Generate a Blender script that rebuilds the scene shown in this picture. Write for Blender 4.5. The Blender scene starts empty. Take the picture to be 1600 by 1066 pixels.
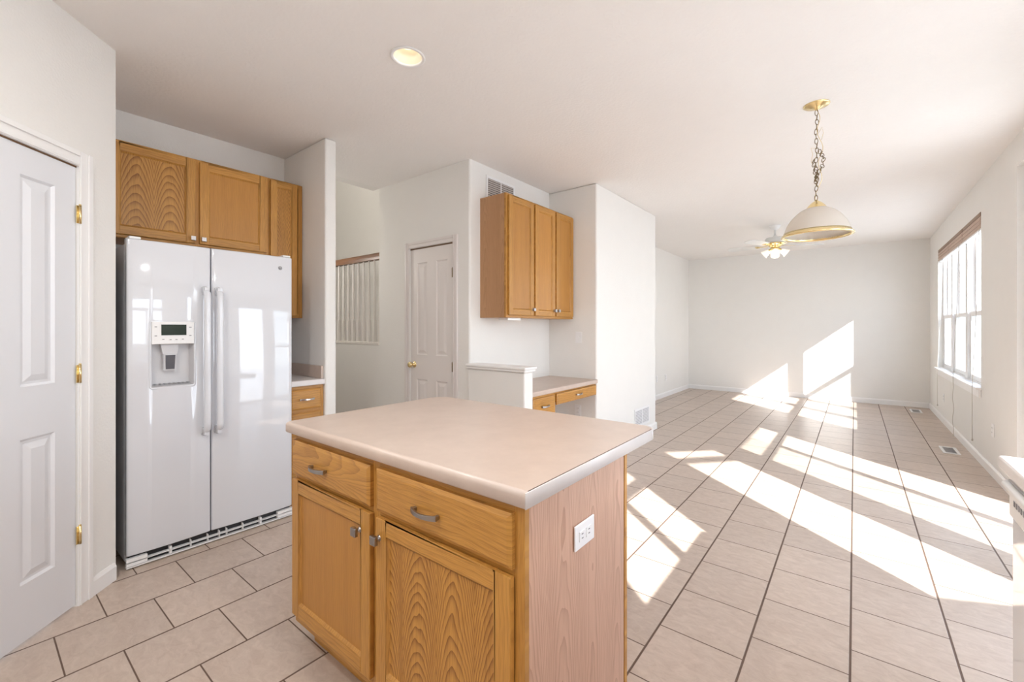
import bpy, bmesh, math, random
from mathutils import Vector, Matrix
random.seed(7)
S = bpy.context.scene
COL = S.collection
PI = math.pi

# ------------------------------------------------------------------ camera
CEIL = 2.73
cam_d = bpy.data.cameras.new('camera')
cam = bpy.data.objects.new('camera', cam_d)
COL.objects.link(cam)
cam.location = (0, 0, 1.30)
cam.rotation_euler = (PI / 2, 0, 0.669)
cam_d.sensor_width = 36
cam_d.lens = 677.0 / 1600 * 36
cam_d.shift_y = -(533 - 511.5) / 1600
cam_d.clip_start = 0.05
S.camera = cam

# ------------------------------------------------------------------ view, world, sun
S.view_settings.view_transform = 'Standard'
S.view_settings.look = 'None'
S.view_settings.gamma = 1
S.view_settings.exposure = 0.20
S.view_settings.use_curve_mapping = False
S.render.engine = 'CYCLES'
S.cycles.use_denoising = True
S.cycles.max_bounces = 10
S.cycles.diffuse_bounces = 7
S.cycles.glossy_bounces = 4
S.cycles.transparent_max_bounces = 12
S.cycles.sample_clamp_indirect = 6

SKY = 5.3
w = bpy.data.worlds.new('world')
S.world = w
w.use_nodes = True
wn = w.node_tree
bg = wn.nodes['Background']
tc = wn.nodes.new('ShaderNodeTexCoord')
sx = wn.nodes.new('ShaderNodeSeparateXYZ')
cr = wn.nodes.new('ShaderNodeValToRGB')
wn.links.new(tc.outputs['Generated'], sx.inputs[0])
wn.links.new(sx.outputs['Z'], cr.inputs[0])
cr.color_ramp.elements[0].position = 0.0
cr.color_ramp.elements[0].color = (0.87, 0.94, 1.0, 1)
cr.color_ramp.elements[1].position = 0.7
cr.color_ramp.elements[1].color = (0.55, 0.72, 1.0, 1)
wn.links.new(cr.outputs[0], bg.inputs[0])
bg.inputs[1].default_value = SKY

SUN_E = 16.5
hx, hy = -0.7507, 0.6606
el = math.atan(0.82 * 0.7507)
sun_dir = Vector((hx * math.cos(el), hy * math.cos(el), -math.sin(el)))
sd = bpy.data.lights.new('sun', 'SUN')
sd.energy = SUN_E
sd.angle = math.radians(0.6)
sd.color = (1.0, 0.985, 0.965)
sun = bpy.data.objects.new('sun', sd)
COL.objects.link(sun)
sun.location = (12, -10, 9)
sun.rotation_euler = sun_dir.to_track_quat('-Z', 'Y').to_euler()


def window_light(name, y0, y1, z0, z1, x=1.13, power=60):
    """daylight coming in through an opening of the right-hand wall"""
    d = bpy.data.lights.new(name, 'AREA')
    d.shape = 'RECTANGLE'
    d.size = y1 - y0
    d.size_y = z1 - z0
    d.energy = power
    d.cycles.is_portal = True
    o = bpy.data.objects.new(name, d)
    COL.objects.link(o)
    o.location = (x, (y0 + y1) / 2, (z0 + z1) / 2)
    o.rotation_euler = (PI / 2, 0, PI / 2)
    return o


window_light('daylight_far_window', 6.1, 8.7, 0.75, 2.35, x=1.2, power=24)
window_light('daylight_patio_door', 2.3, 4.8, 0.1, 2.4, x=1.2, power=36)
window_light('daylight_sink_window', 0.45, 1.6, 1.1, 2.25, x=1.2, power=22)
FILL_CAN_POWER = 15.5


# ------------------------------------------------------------------ materials
def mat_new(name):
    m = bpy.data.materials.new(name)
    m.use_nodes = True
    nt = m.node_tree
    b = nt.nodes['Principled BSDF']
    return m, nt, b


def plain(name, col, rough=0.5, metal=0.0, spec=0.5, emit=None, estr=0, var=0.03, bump=0.0, bscale=200, coat=0):
    m, nt, b = mat_new(name)
    b.inputs['Roughness'].default_value = rough
    b.inputs['Metallic'].default_value = metal
    b.inputs['Specular IOR Level'].default_value = spec
    if coat:
        b.inputs['Coat Weight'].default_value = coat
        b.inputs['Coat Roughness'].default_value = 0.05
    t = nt.nodes.new('ShaderNodeTexCoord')
    n = nt.nodes.new('ShaderNodeTexNoise')
    n.inputs['Scale'].default_value = 6
    n.inputs['Detail'].default_value = 3
    nt.links.new(t.outputs['Object'], n.inputs['Vector'])
    mx = nt.nodes.new('ShaderNodeMix')
    mx.data_type = 'RGBA'
    mx.inputs[6].default_value = tuple(c * (1 - var) for c in col) + (1,)
    mx.inputs[7].default_value = tuple(min(1, c * (1 + var)) for c in col) + (1,)
    nt.links.new(n.outputs[0], mx.inputs[0])
    nt.links.new(mx.outputs[2], b.inputs['Base Color'])
    if bump:
        n2 = nt.nodes.new('ShaderNodeTexNoise')
        n2.inputs['Scale'].default_value = bscale
        n2.inputs['Detail'].default_value = 2
        nt.links.new(t.outputs['Object'], n2.inputs['Vector'])
        bp = nt.nodes.new('ShaderNodeBump')
        bp.inputs['Strength'].default_value = bump
        bp.inputs['Distance'].default_value = 0.004
        nt.links.new(n2.outputs[0], bp.inputs['Height'])
        nt.links.new(bp.outputs[0], b.inputs['Normal'])
    if emit:
        b.inputs['Emission Color'].default_value = emit + (1,)
        b.inputs['Emission Strength'].default_value = estr
    return m


def math_node(nt, op, a=None, b=None, c=None):
    n = nt.nodes.new('ShaderNodeMath')
    n.operation = op
    for i, v in enumerate((a, b, c)):
        if v is None:
            continue
        if isinstance(v, (int, float)):
            n.inputs[i].default_value = v
        else:
            nt.links.new(v, n.inputs[i])
    return n.outputs[0]


def oak(name, light, dark, grain='Z', fold=0.0, slope=0.28, ring=0.012, rough=0.38, contrast=1.0, off=0.0, across='X', curve=11.0):
    """oak veneer. grain: local axis the grain runs along; fold > 0 gives nested cathedral arches that wide"""
    m, nt, b = mat_new(name)
    L = nt.links
    b.inputs['Roughness'].default_value = rough
    t = nt.nodes.new('ShaderNodeTexCoord')
    oi = nt.nodes.new('ShaderNodeObjectInfo')
    sp = nt.nodes.new('ShaderNodeSeparateXYZ')
    L.new(t.outputs['Object'], sp.inputs[0])
    ax = {'X': sp.outputs[0], 'Y': sp.outputs[1], 'Z': sp.outputs[2]}
    v = ax[grain]
    u = ax[across]
    rnd = oi.outputs['Random']
    roff = math_node(nt, 'MULTIPLY', rnd, 7.3)
    # slow wander noise
    cmb = nt.nodes.new('ShaderNodeCombineXYZ')
    L.new(math_node(nt, 'ADD', math_node(nt, 'MULTIPLY', u, 7.0), roff), cmb.inputs[0])
    L.new(math_node(nt, 'MULTIPLY', v, 2.6), cmb.inputs[1])
    L.new(roff, cmb.inputs[2])
    n1 = nt.nodes.new('ShaderNodeTexNoise')
    n1.inputs['Scale'].default_value = 1.0
    n1.inputs['Detail'].default_value = 3.0
    L.new(cmb.outputs[0], n1.inputs['Vector'])
    wob = math_node(nt, 'MULTIPLY', math_node(nt, 'SUBTRACT', n1.outputs[0], 0.5), 0.06)
    if fold:
        uu = math_node(nt, 'ADD', u, off)
        uf = math_node(nt, 'SUBTRACT', math_node(nt, 'MODULO', math_node(nt, 'ADD', uu, 50 * fold), fold), fold / 2)
        rr = math_node(nt, 'MULTIPLY', math_node(nt, 'MULTIPLY', uf, uf), curve)
        val = math_node(nt, 'ADD', rr, math_node(nt, 'MULTIPLY', v, slope))
    else:
        val = math_node(nt, 'ADD', u, math_node(nt, 'MULTIPLY', v, 0.02))
    val = math_node(nt, 'ADD', val, wob)
    # irregular ring spacing
    s = math_node(nt, 'FRACT', math_node(nt, 'ADD', math_node(nt, 'DIVIDE', val, ring), 40.0))
    s = math_node(nt, 'MULTIPLY', math_node(nt, 'POWER', s, 2.6), 1.15)
    # pores
    c2 = nt.nodes.new('ShaderNodeCombineXYZ')
    L.new(math_node(nt, 'MULTIPLY', math_node(nt, 'ADD', u, wob), 420.0), c2.inputs[0])
    L.new(math_node(nt, 'MULTIPLY', v, 14.0), c2.inputs[1])
    L.new(roff, c2.inputs[2])
    n2 = nt.nodes.new('ShaderNodeTexNoise')
    n2.inputs['Scale'].default_value = 1.0
    n2.inputs['Detail'].default_value = 2.0
    L.new(c2.outputs[0], n2.inputs['Vector'])
    c3 = nt.nodes.new('ShaderNodeCombineXYZ')
    L.new(math_node(nt, 'MULTIPLY', u, 28.0), c3.inputs[0])
    L.new(math_node(nt, 'MULTIPLY', v, 1.2), c3.inputs[1])
    L.new(roff, c3.inputs[2])
    n3 = nt.nodes.new('ShaderNodeTexNoise')
    n3.inputs['Scale'].default_value = 1.0
    n3.inputs['Detail'].default_value = 3.0
    L.new(c3.outputs[0], n3.inputs['Vector'])
    amt = math_node(nt, 'MULTIPLY', s, 0.55 * contrast * (1.0 if fold else 0.35))
    amt = math_node(nt, 'ADD', amt, math_node(nt, 'MULTIPLY', math_node(nt, 'SUBTRACT', n2.outputs[0], 0.42), 0.9 * contrast))
    amt = math_node(nt, 'ADD', amt, math_node(nt, 'MULTIPLY', math_node(nt, 'SUBTRACT', n3.outputs[0], 0.4), 0.7))
    cl = nt.nodes.new('ShaderNodeClamp')
    L.new(amt, cl.inputs[0])
    mx = nt.nodes.new('ShaderNodeMix')
    mx.data_type = 'RGBA'
    mx.inputs[6].default_value = light + (1,)
    mx.inputs[7].default_value = dark + (1,)
    L.new(cl.outputs[0], mx.inputs[0])
    # board to board tone
    hv = nt.nodes.new('ShaderNodeHueSaturation')
    L.new(math_node(nt, 'ADD', 0.94, math_node(nt, 'MULTIPLY', rnd, 0.12)), hv.inputs['Value'])
    L.new(mx.outputs[2], hv.inputs['Color'])
    L.new(hv.outputs[0], b.inputs['Base Color'])
    bp = nt.nodes.new('ShaderNodeBump')
    bp.inputs['Strength'].default_value = 0.12
    bp.inputs['Distance'].default_value = 0.001
    L.new(n2.outputs[0], bp.inputs['Height'])
    L.new(bp.outputs[0], b.inputs['Normal'])
    return m


OL, OD = (0.56, 0.28, 0.06), (0.22, 0.080, 0.012)
M = {}
M['oak_v'] = oak('oak_vertical_grain', OL, OD, contrast=1.25)
M['oak_h'] = oak('oak_horizontal_grain', OL, OD, grain='X', across='Z', ring=0.016, contrast=1.35)
M['oak_cath'] = oak('oak_cathedral_veneer', OL, OD, fold=0.150, slope=0.30, ring=0.0115, contrast=1.4)
M['oak_cath_wide'] = oak('oak_cathedral_wide_veneer', OL, OD, fold=0.172, slope=0.45, ring=0.023, contrast=1.35, off=0.0, curve=14.0)
M['oak_plain'] = oak('oak_plain_veneer', (0.50, 0.235, 0.048), (0.27, 0.105, 0.018), contrast=0.8)
M['oak_h_cath'] = oak('oak_drawer_veneer', OL, OD, grain='X', across='Z', fold=0.13, slope=0.12, ring=0.012, contrast=0.8, off=0.02)
M['oak_side_y'] = oak('oak_side_veneer', (0.60, 0.375, 0.27), (0.40, 0.225, 0.145), across='Y', fold=0.17, slope=0.06, ring=0.012, rough=0.32, contrast=1.15, off=0.03)
M['oak_side_x'] = oak('oak_cabinet_side_veneer', (0.46, 0.255, 0.125), (0.30, 0.15, 0.065), across='Y', fold=0.2, slope=0.05, ring=0.010, contrast=0.8, off=0.02)
M['oak_y'] = oak('oak_edge', OL, OD, across='Y')
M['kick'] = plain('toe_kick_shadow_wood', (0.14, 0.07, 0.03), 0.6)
M['wall'] = plain('painted_wall', (0.815, 0.805, 0.78), 0.75, var=0.015, bump=0.35, bscale=90, spec=0.25)
M['ceiling'] = plain('painted_ceiling', (0.85, 0.83, 0.81), 0.85, var=0.015, bump=0.6, bscale=55, spec=0.2)
M['trim'] = plain('white_trim_paint', (0.86, 0.855, 0.85), 0.38, var=0.01)
M['door'] = plain('white_door_paint', (0.75, 0.765, 0.80), 0.35, var=0.01)
M['closet'] = plain('closet_door_paint', (0.76, 0.72, 0.70), 0.35, var=0.01)
M['fridge'] = plain('white_enamel', (0.71, 0.73, 0.775), 0.04, var=0.005, bump=0.10, bscale=4, coat=1.0)
M['fridge_side'] = plain('grey_white_enamel', (0.60, 0.60, 0.63), 0.35, var=0.01)
M['black'] = plain('black_plastic', (0.012, 0.012, 0.014), 0.4)
M['grey'] = plain('dark_grey_plastic', (0.10, 0.10, 0.115), 0.4)
M['grey_mark'] = plain('grey_print', (0.32, 0.32, 0.34), 0.5)
M['whiteplastic'] = plain('white_plastic', (0.84, 0.84, 0.84), 0.3, var=0.005)
M['lightgrey'] = plain('light_grey_plastic', (0.62, 0.62, 0.64), 0.35)
M['nickel'] = plain('brushed_nickel', (0.36, 0.34, 0.33), 0.3, metal=1.0)
M['chrome'] = plain('polished_chrome', (0.78, 0.78, 0.80), 0.15, metal=1.0)
M['brass'] = plain('polished_brass', (0.86, 0.70, 0.38), 0.22, metal=1.0)
M['brass_dark'] = plain('aged_brass', (0.22, 0.16, 0.09), 0.35, metal=1.0)
M['vent_dark'] = plain('duct_shadow', (0.10, 0.085, 0.075), 0.8)
M['louver'] = plain('grey_louver_paint', (0.50, 0.46, 0.43), 0.5)
M['louver_white'] = plain('white_louver_paint', (0.66, 0.66, 0.68), 0.45)
M['rail_wood'] = oak('stained_handrail', (0.19, 0.085, 0.035), (0.09, 0.036, 0.014), grain='X', across='Z')
M['rail_paint'] = plain('cream_rail_paint', (0.78, 0.75, 0.71), 0.45)
M['blind'] = plain('tan_blind_fabric', (0.56, 0.43, 0.36), 0.8, var=0.05)
M['blind_rail'] = plain('brown_blind_rail', (0.30, 0.21, 0.15), 0.6)
M['cord'] = plain('blind_cord', (0.60, 0.57, 0.52), 0.7)
M['concrete'] = plain('patio_concrete', (0.50, 0.48, 0.45), 0.9, var=0.08, bump=0.3, bscale=40)
M['lampglow'] = plain('warm_bulb', (1, 0.95, 0.85), 0.4, emit=(1.0, 0.90, 0.74), estr=9)
M['tulip'] = plain('lit_frosted_glass', (0.9, 0.86, 0.8), 0.4, emit=(1.0, 0.88, 0.72), estr=0.55)
M['baffle'] = plain('cream_baffle', (0.80, 0.72, 0.58), 0.5)
M['can_bulb'] = plain('frosted_flood_bulb', (1, 0.95, 0.85), 0.4, emit=(1.0, 0.93, 0.78), estr=1.0)
M['fan_white'] = plain('fan_white_enamel', (0.70, 0.71, 0.70), 0.4)
M['rubber'] = plain('brown_doorstop_rubber', (0.17, 0.12, 0.09), 0.7)


def counter_mat(name, a, b_):
    m, nt, b = mat_new(name)
    t = nt.nodes.new('ShaderNodeTexCoord')
    n = nt.nodes.new('ShaderNodeTexNoise')
    n.inputs['Scale'].default_value = 9
    n.inputs['Detail'].default_value = 6
    n.inputs['Roughness'].default_value = 0.7
    nt.links.new(t.outputs['Object'], n.inputs['Vector'])
    r = nt.nodes.new('ShaderNodeValToRGB')
    r.color_ramp.elements[0].position = 0.35
    r.color_ramp.elements[0].color = a + (1,)
    r.color_ramp.elements[1].position = 0.68
    r.color_ramp.elements[1].color = b_ + (1,)
    nt.links.new(n.outputs[0], r.inputs[0])
    nt.links.new(r.outputs[0], b.inputs['Base Color'])
    b.inputs['Roughness'].default_value = 0.33
    return m


M['counter'] = counter_mat('beige_laminate', (0.535, 0.43, 0.365), (0.585, 0.475, 0.405))
M['counter_lit'] = counter_mat('daylit_laminate', (0.72, 0.69, 0.68), (0.76, 0.73, 0.72))  # paler copy of the laminate, window light put into the colour
M['seam'] = plain('dark_laminate_seam', (0.16, 0.11, 0.09), 0.5)


def glass_mat(name, tint=(1, 1, 1), refl=0.06):
    m = bpy.data.materials.new(name)
    m.use_nodes = True
    nt = m.node_tree
    nt.nodes.clear()
    out = nt.nodes.new('ShaderNodeOutputMaterial')
    tr = nt.nodes.new('ShaderNodeBsdfTransparent')
    tr.inputs[0].default_value = tint + (1,)
    gl = nt.nodes.new('ShaderNodeBsdfGlossy')
    gl.inputs['Roughness'].default_value = 0.02
    lw = nt.nodes.new('ShaderNodeLayerWeight')
    lw.inputs[0].default_value = 0.5
    mx = nt.nodes.new('ShaderNodeMixShader')
    p5 = math_node(nt, 'POWER', lw.outputs['Facing'], 5.0)
    nt.links.new(math_node(nt, 'ADD', 0.03, math_node(nt, 'MULTIPLY', p5, 0.45)), mx.inputs[0])
    nt.links.new(tr.outputs[0], mx.inputs[1])
    nt.links.new(gl.outputs[0], mx.inputs[2])
    nt.links.new(mx.outputs[0], out.inputs[0])
    return m


M['glass'] = glass_mat('window_glass')
M['glass_screen'] = glass_mat('screened_window_glass', (0.80, 0.82, 0.82))


def shade_mat():
    m = bpy.data.materials.new('alabaster_glass')
    m.use_nodes = True
    nt = m.node_tree
    b = nt.nodes['Principled BSDF']
    out = nt.nodes['Material Output']
    b.inputs['Base Color'].default_value = (0.80, 0.76, 0.70, 1)
    b.inputs['Roughness'].default_value = 0.2
    tl = nt.nodes.new('ShaderNodeBsdfTranslucent')
    tl.inputs[0].default_value = (0.85, 0.80, 0.74, 1)
    n = nt.nodes.new('ShaderNodeTexNoise')
    n.inputs['Scale'].default_value = 14
    t = nt.nodes.new('ShaderNodeTexCoord')
    nt.links.new(t.outputs['Object'], n.inputs['Vector'])
    mx = nt.nodes.new('ShaderNodeMixShader')
    nt.links.new(math_node(nt, 'ADD', 0.25, math_node(nt, 'MULTIPLY', n.outputs[0], 0.3)), mx.inputs[0])
    nt.links.new(b.outputs[0], mx.inputs[1])
    nt.links.new(tl.outputs[0], mx.inputs[2])
    nt.links.new(mx.outputs[0], out.inputs[0])
    return m


M['shade'] = shade_mat()


def tile_mat():
    m, nt, b = mat_new('ceramic_floor_tile')
    L = nt.links
    A_, B_ = 0.3274, 0.3306
    ox, oy = -0.0137, 2.052
    t = nt.nodes.new('ShaderNodeTexCoord')
    sp = nt.nodes.new('ShaderNodeSeparateXYZ')
    L.new(t.outputs['Object'], sp.inputs[0])
    u = math_node(nt, 'DIVIDE', math_node(nt, 'SUBTRACT', sp.outputs[0], ox), A_)
    iu = math_node(nt, 'FLOOR', u)
    fu = math_node(nt, 'SUBTRACT', u, iu)
    par = math_node(nt, 'FLOORED_MODULO', math_node(nt, 'ADD', iu, 1.0), 2.0)
    v = math_node(nt, 'DIVIDE', math_node(nt, 'SUBTRACT', sp.outputs[1], oy), B_)
    v = math_node(nt, 'SUBTRACT', v, math_node(nt, 'MULTIPLY', par, 0.5))
    iv = math_node(nt, 'FLOOR', v)
    fv = math_node(nt, 'SUBTRACT', v, iv)
    du = math_node(nt, 'MULTIPLY', math_node(nt, 'MINIMUM', fu, math_node(nt, 'SUBTRACT', 1.0, fu)), A_)
    dv = math_node(nt, 'MULTIPLY', math_node(nt, 'MINIMUM', fv, math_node(nt, 'SUBTRACT', 1.0, fv)), B_)
    d = math_node(nt, 'MINIMUM', math_node(nt, 'MULTIPLY', du, 0.92), math_node(nt, 'MULTIPLY', dv, 1.45))
    mr = nt.nodes.new('ShaderNodeMapRange')
    mr.inputs['From Min'].default_value = 0.0028
    mr.inputs['From Max'].default_value = 0.0046
    L.new(d, mr.inputs['Value'])
    tile = mr.outputs[0]          # 0 in grout, 1 on tile
    idv = nt.nodes.new('ShaderNodeCombineXYZ')
    L.new(iu, idv.inputs[0])
    L.new(iv, idv.inputs[1])
    wnz = nt.nodes.new('ShaderNodeTexWhiteNoise')
    L.new(idv.outputs[0], wnz.inputs['Vector'])
    # mottled glaze, shifted per tile
    add = nt.nodes.new('ShaderNodeVectorMath')
    add.operation = 'ADD'
    L.new(t.outputs['Object'], add.inputs[0])
    L.new(wnz.outputs['Color'], add.inputs[1])
    mp = nt.nodes.new('ShaderNodeMapping')
    mp.inputs['Scale'].default_value = (16, 30, 16)
    mp.inputs['Rotation'].default_value = (0, 0, 0.5)
    L.new(add.outputs[0], mp.inputs[0])
    n = nt.nodes.new('ShaderNodeTexNoise')
    n.inputs['Scale'].default_value = 1.0
    n.inputs['Detail'].default_value = 8
    n.inputs['Roughness'].default_value = 0.68
    n.inputs['Distortion'].default_value = 0.8
    L.new(mp.outputs[0], n.inputs['Vector'])
    r = nt.nodes.new('ShaderNodeValToRGB')
    e = r.color_ramp.elements
    e[0].position = 0.30
    e[0].color = (0.445, 0.35, 0.285, 1)
    e[1].position = 0.70
    e[1].color = (0.575, 0.475, 0.40, 1)
    L.new(n.outputs[0], r.inputs[0])
    hv = nt.nodes.new('ShaderNodeHueSaturation')
    L.new(r.outputs[0], hv.inputs['Color'])
    L.new(math_node(nt, 'ADD', 0.95, math_node(nt, 'MULTIPLY', wnz.outputs['Value'], 0.10)), hv.inputs['Value'])
    mx = nt.nodes.new('ShaderNodeMix')
    mx.data_type = 'RGBA'
    mx.inputs[6].default_value = (0.125, 0.078, 0.055, 1)
    L.new(hv.outputs[0], mx.inputs[7])
    L.new(tile, mx.inputs[0])
    L.new(mx.outputs[2], b.inputs['Base Color'])
    L.new(math_node(nt, 'SUBTRACT', 0.75, math_node(nt, 'MULTIPLY', tile, 0.42)), b.inputs['Roughness'])
    bp = nt.nodes.new('ShaderNodeBump')
    bp.inputs['Strength'].default_value = 0.5
    bp.inputs['Distance'].default_value = 0.003
    L.new(math_node(nt, 'ADD', tile, math_node(nt, 'MULTIPLY', n.outputs[0], 0.15)), bp.inputs['Height'])
    L.new(bp.outputs[0], b.inputs['Normal'])
    return m


M['tile'] = tile_mat()


# ------------------------------------------------------------------ mesh helpers
class MB:
    def __init__(s):
        s.v, s.f, s.m, s.sm = [], [], [], []

    def add(s, vs, fs, mi=0, smooth=False):
        o = len(s.v)
        s.v += [tuple(p) for p in vs]
        for f in fs:
            s.f.append(tuple(i + o for i in f))
            s.m.append(mi)
            s.sm.append(smooth)
        return s

    def box(s, x0, x1, y0, y1, z0, z1, mi=0):
        vs = [(x, y, z) for z in (z0, z1) for y in (y0, y1) for x in (x0, x1)]
        fs = [(0, 2, 3, 1), (4, 5, 7, 6), (0, 1, 5, 4), (2, 6, 7, 3), (0, 4, 6, 2), (1, 3, 7, 5)]
        return s.add(vs, fs, mi)

    def hexa(s, pts, mi=0):
        """8 points ordered like box()"""
        fs = [(0, 2, 3, 1), (4, 5, 7, 6), (0, 1, 5, 4), (2, 6, 7, 3), (0, 4, 6, 2), (1, 3, 7, 5)]
        return s.add(pts, fs, mi)

    def prism(s, poly, z0, z1, mi=0, smooth=False):
        n = len(poly)
        vs = [(x, y, z0) for x, y in poly] + [(x, y, z1) for x, y in poly]
        fs = [tuple(range(n - 1, -1, -1)), tuple(range(n, 2 * n))]
        s.add(vs, fs, mi)
        s.add(vs, [(i, (i + 1) % n, n + (i + 1) % n, n + i) for i in range(n)], mi, smooth)
        return s

    def lathe(s, prof, c=(0, 0, 0), n=32, mi=0, M4=None, cap=False):
        """prof = [(r, z)...] around z"""
        vs = []
        for r, z in prof:
            for k in range(n):
                a = 2 * PI * k / n
                p = Vector((r * math.cos(a), r * math.sin(a), z))
                if M4 is not None:
                    p = M4 @ p
                vs.append((p.x + c[0], p.y + c[1], p.z + c[2]))
        fs = []
        for j in range(len(prof) - 1):
            for k in range(n):
                k2 = (k + 1) % n
                fs.append((j * n + k, j * n + k2, (j + 1) * n + k2, (j + 1) * n + k))
        s.add(vs, fs, mi, True)
        if cap:
            s.add(vs[:n], [tuple(range(n - 1, -1, -1))], mi)
            s.add(vs[-n:], [tuple(range(n))], mi)
        return s

    def tube(s, pts, r, n=8, mi=0, closed=False, flat=None):
        P = [Vector(p) for p in pts]
        rs = r if isinstance(r, (list, tuple)) else [r] * len(P)
        m = len(P)
        vs = []
        prev = None
        for i, p in enumerate(P):
            if closed:
                t = P[(i + 1) % m] - P[(i - 1) % m]
            else:
                t = P[min(i + 1, m - 1)] - P[max(i - 1, 0)]
            t.normalize()
            if prev is None:
                a = Vector((0, 0, 1)) if abs(t.z) < 0.9 else Vector((1, 0, 0))
                nx = t.cross(a).normalized()
            else:
                nx = (prev - t * prev.dot(t)).normalized()
            prev = nx
            ny = t.cross(nx)
            for k in range(n):
                a = 2 * PI * k / n
                fx, fy = (1, 1) if flat is None else flat
                q = p + nx * (rs[i] * fx * math.cos(a)) + ny * (rs[i] * fy * math.sin(a))
                vs.append(q)
        fs = []
        for i in range(m if closed else m - 1):
            i2 = (i + 1) % m
            for k in range(n):
                k2 = (k + 1) % n
                fs.append((i * n + k, i * n + k2, i2 * n + k2, i2 * n + k))
        s.add(vs, fs, mi, True)
        if not closed:
            s.add(vs[:n], [tuple(range(n - 1, -1, -1))], mi)
            s.add(vs[-n:], [tuple(range(n))], mi)
        return s

    def build(s, name, mats, parent=None, bevel=0, seg=2, origin=None, wn=False):
        me = bpy.data.meshes.new(name)
        xs = [p[0] for p in s.v]
        ys = [p[1] for p in s.v]
        zs = [p[2] for p in s.v]
        if origin is None:
            origin = ((min(xs) + max(xs)) / 2, (min(ys) + max(ys)) / 2, (min(zs) + max(zs)) / 2)
        me.from_pydata([(p[0] - origin[0], p[1] - origin[1], p[2] - origin[2]) for p in s.v], [], s.f)
        if not isinstance(mats, (list, tuple)):
            mats = [mats]
        for m in mats:
            me.materials.append(m)
        for i, p in enumerate(me.polygons):
            p.material_index = s.m[i]
            p.use_smooth = s.sm[i]
        bm = bmesh.new()
        bm.from_mesh(me)
        bmesh.ops.remove_doubles(bm, verts=bm.verts, dist=1e-5)
        bmesh.ops.recalc_face_normals(bm, faces=bm.faces)
        bm.to_mesh(me)
        bm.free()
        me.update()
        o = bpy.data.objects.new(name, me)
        COL.objects.link(o)
        o.location = origin
        if parent is not None:
            o.parent = parent
        if bevel:
            b = o.modifiers.new('bevel', 'BEVEL')
            b.width = bevel
            b.segments = seg
            b.limit_method = 'ANGLE'
            b.angle_limit = math.radians(40)
            b.harden_normals = False
        return o


def box(name, x0, x1, y0, y1, z0, z1, m, parent=None, bevel=0, seg=2):
    return MB().box(x0, x1, y0, y1, z0, z1).build(name, m, parent, bevel, seg)


def tag(o, label=None, cat=None, group=None, kind=None):
    if label:
        o['label'] = label
    if cat:
        o['category'] = cat
    if group:
        o['group'] = group
    if kind:
        o['kind'] = kind
    return o


def thing(name, label, cat, loc=(0, 0, 0), rz=0, group=None, kind=None):
    o = bpy.data.objects.new(name, None)
    o.empty_display_size = 0.1
    COL.objects.link(o)
    o.location = loc
    o.rotation_euler = (0, 0, rz)
    return tag(o, label, cat, group, kind)


def copy_tree(o, parent=None):
    c = o.copy()
    COL.objects.link(c)
    c.parent = parent
    for ch in [k for k in COL.objects if k.parent == o]:
        copy_tree(ch, c)
    return c


def st(o):
    o['kind'] = 'structure'
    return o


# ------------------------------------------------------------------ room shell
XR, YB = 0.95, 9.60
YK = -2.6
st(box('floor', -8.0, 1.10, YK - 0.1, 9.75, -0.1, 0.0, M['tile']))
fl = bpy.data.objects['floor']
# put the floor's origin at the world origin so the tile grid sits where measured
me = fl.data
for v in me.vertices:
    v.co += fl.location
fl.location = (0, 0, 0)
HALL = -3.84
CAN = (-1.852, 1.455)
CANS = [CAN, (-1.1, -0.6), (-0.2, -1.6), (-0.6, 1.0 - 2.9)]


def ceiling():
    mb = MB()
    r = 0.076
    x0, x1, y0, y1 = HALL, 1.10, YK - 0.1, 9.75
    # square cell around the visible can is cut out as a ring; the rest are boxes
    cx, cy = CAN
    h = 0.15
    mb.box(x0, cx - h, y0, y1, CEIL, CEIL + 0.12)
    mb.box(cx + h, x1, y0, y1, CEIL, CEIL + 0.12)
    mb.box(cx - h, cx + h, y0, cy - h, CEIL, CEIL + 0.12)
    mb.box(cx - h, cx + h, cy + h, y1, CEIL, CEIL + 0.12)
    n = 32
    ins, outs = [], []
    for k in range(n):
        a = 2 * PI * k / n
        ins.append((cx + r * math.cos(a), cy + r * math.sin(a), CEIL))
        c, s = math.cos(a), math.sin(a)
        q = h / max(abs(c), abs(s))
        outs.append((cx + q * c, cy + q * s, CEIL))
    mb.add(ins + outs, [(k, (k + 1) % n, n + (k + 1) % n, n + k) for k in range(n)])
    return mb.build('ceiling', M['ceiling'])


st(ceiling())
W = M['wall']
# right wall with three openings
SW = (0.34, 1.43, 1.07, 2.30)     # sink window
PD = (2.14, 4.87, 0.0, 2.50)      # patio door
FW = (6.04, 8.745, 0.70, 2.41)    # far triple window
mb = MB()
x0, x1 = XR, XR + 0.15
ys = [YK, SW[0], SW[1], PD[0], PD[1], FW[0], FW[1], YB]
for a, b_ in ((0, 1), (2, 3), (4, 5), (6, 7)):
    mb.box(x0, x1, ys[a], ys[b_], 0, CEIL)
for (a, b_, z0, z1) in (SW, PD, FW):
    mb.box(x0, x1, a, b_, z1, CEIL)
    if z0 > 0:
        mb.box(x0, x1, a, b_, 0, z0)
st(mb.build('wall_right', W))
st(box('wall_back', -2.90, XR + 0.15, YB, YB + 0.12, 0, CEIL, W))
st(box('wall_left', -2.90, -2.78, 5.50, YB, 0, CEIL, W, bevel=0.0))
st(box('wall_partition', -2.78, -2.00, 3.88, 5.50, 0, CEIL, W, bevel=0.018, seg=3))
mb = MB()
arc = [(-2.578 + 0.018 * math.cos(a), 2.678 + 0.018 * math.sin(a)) for a in [-PI / 2 + PI / 2 * j / 6 for j in range(7)]]
mb.prism([(-2.69, 2.66)] + arc + [(-2.56, 3.88), (-2.69, 3.88)], 0, CEIL)
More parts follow.
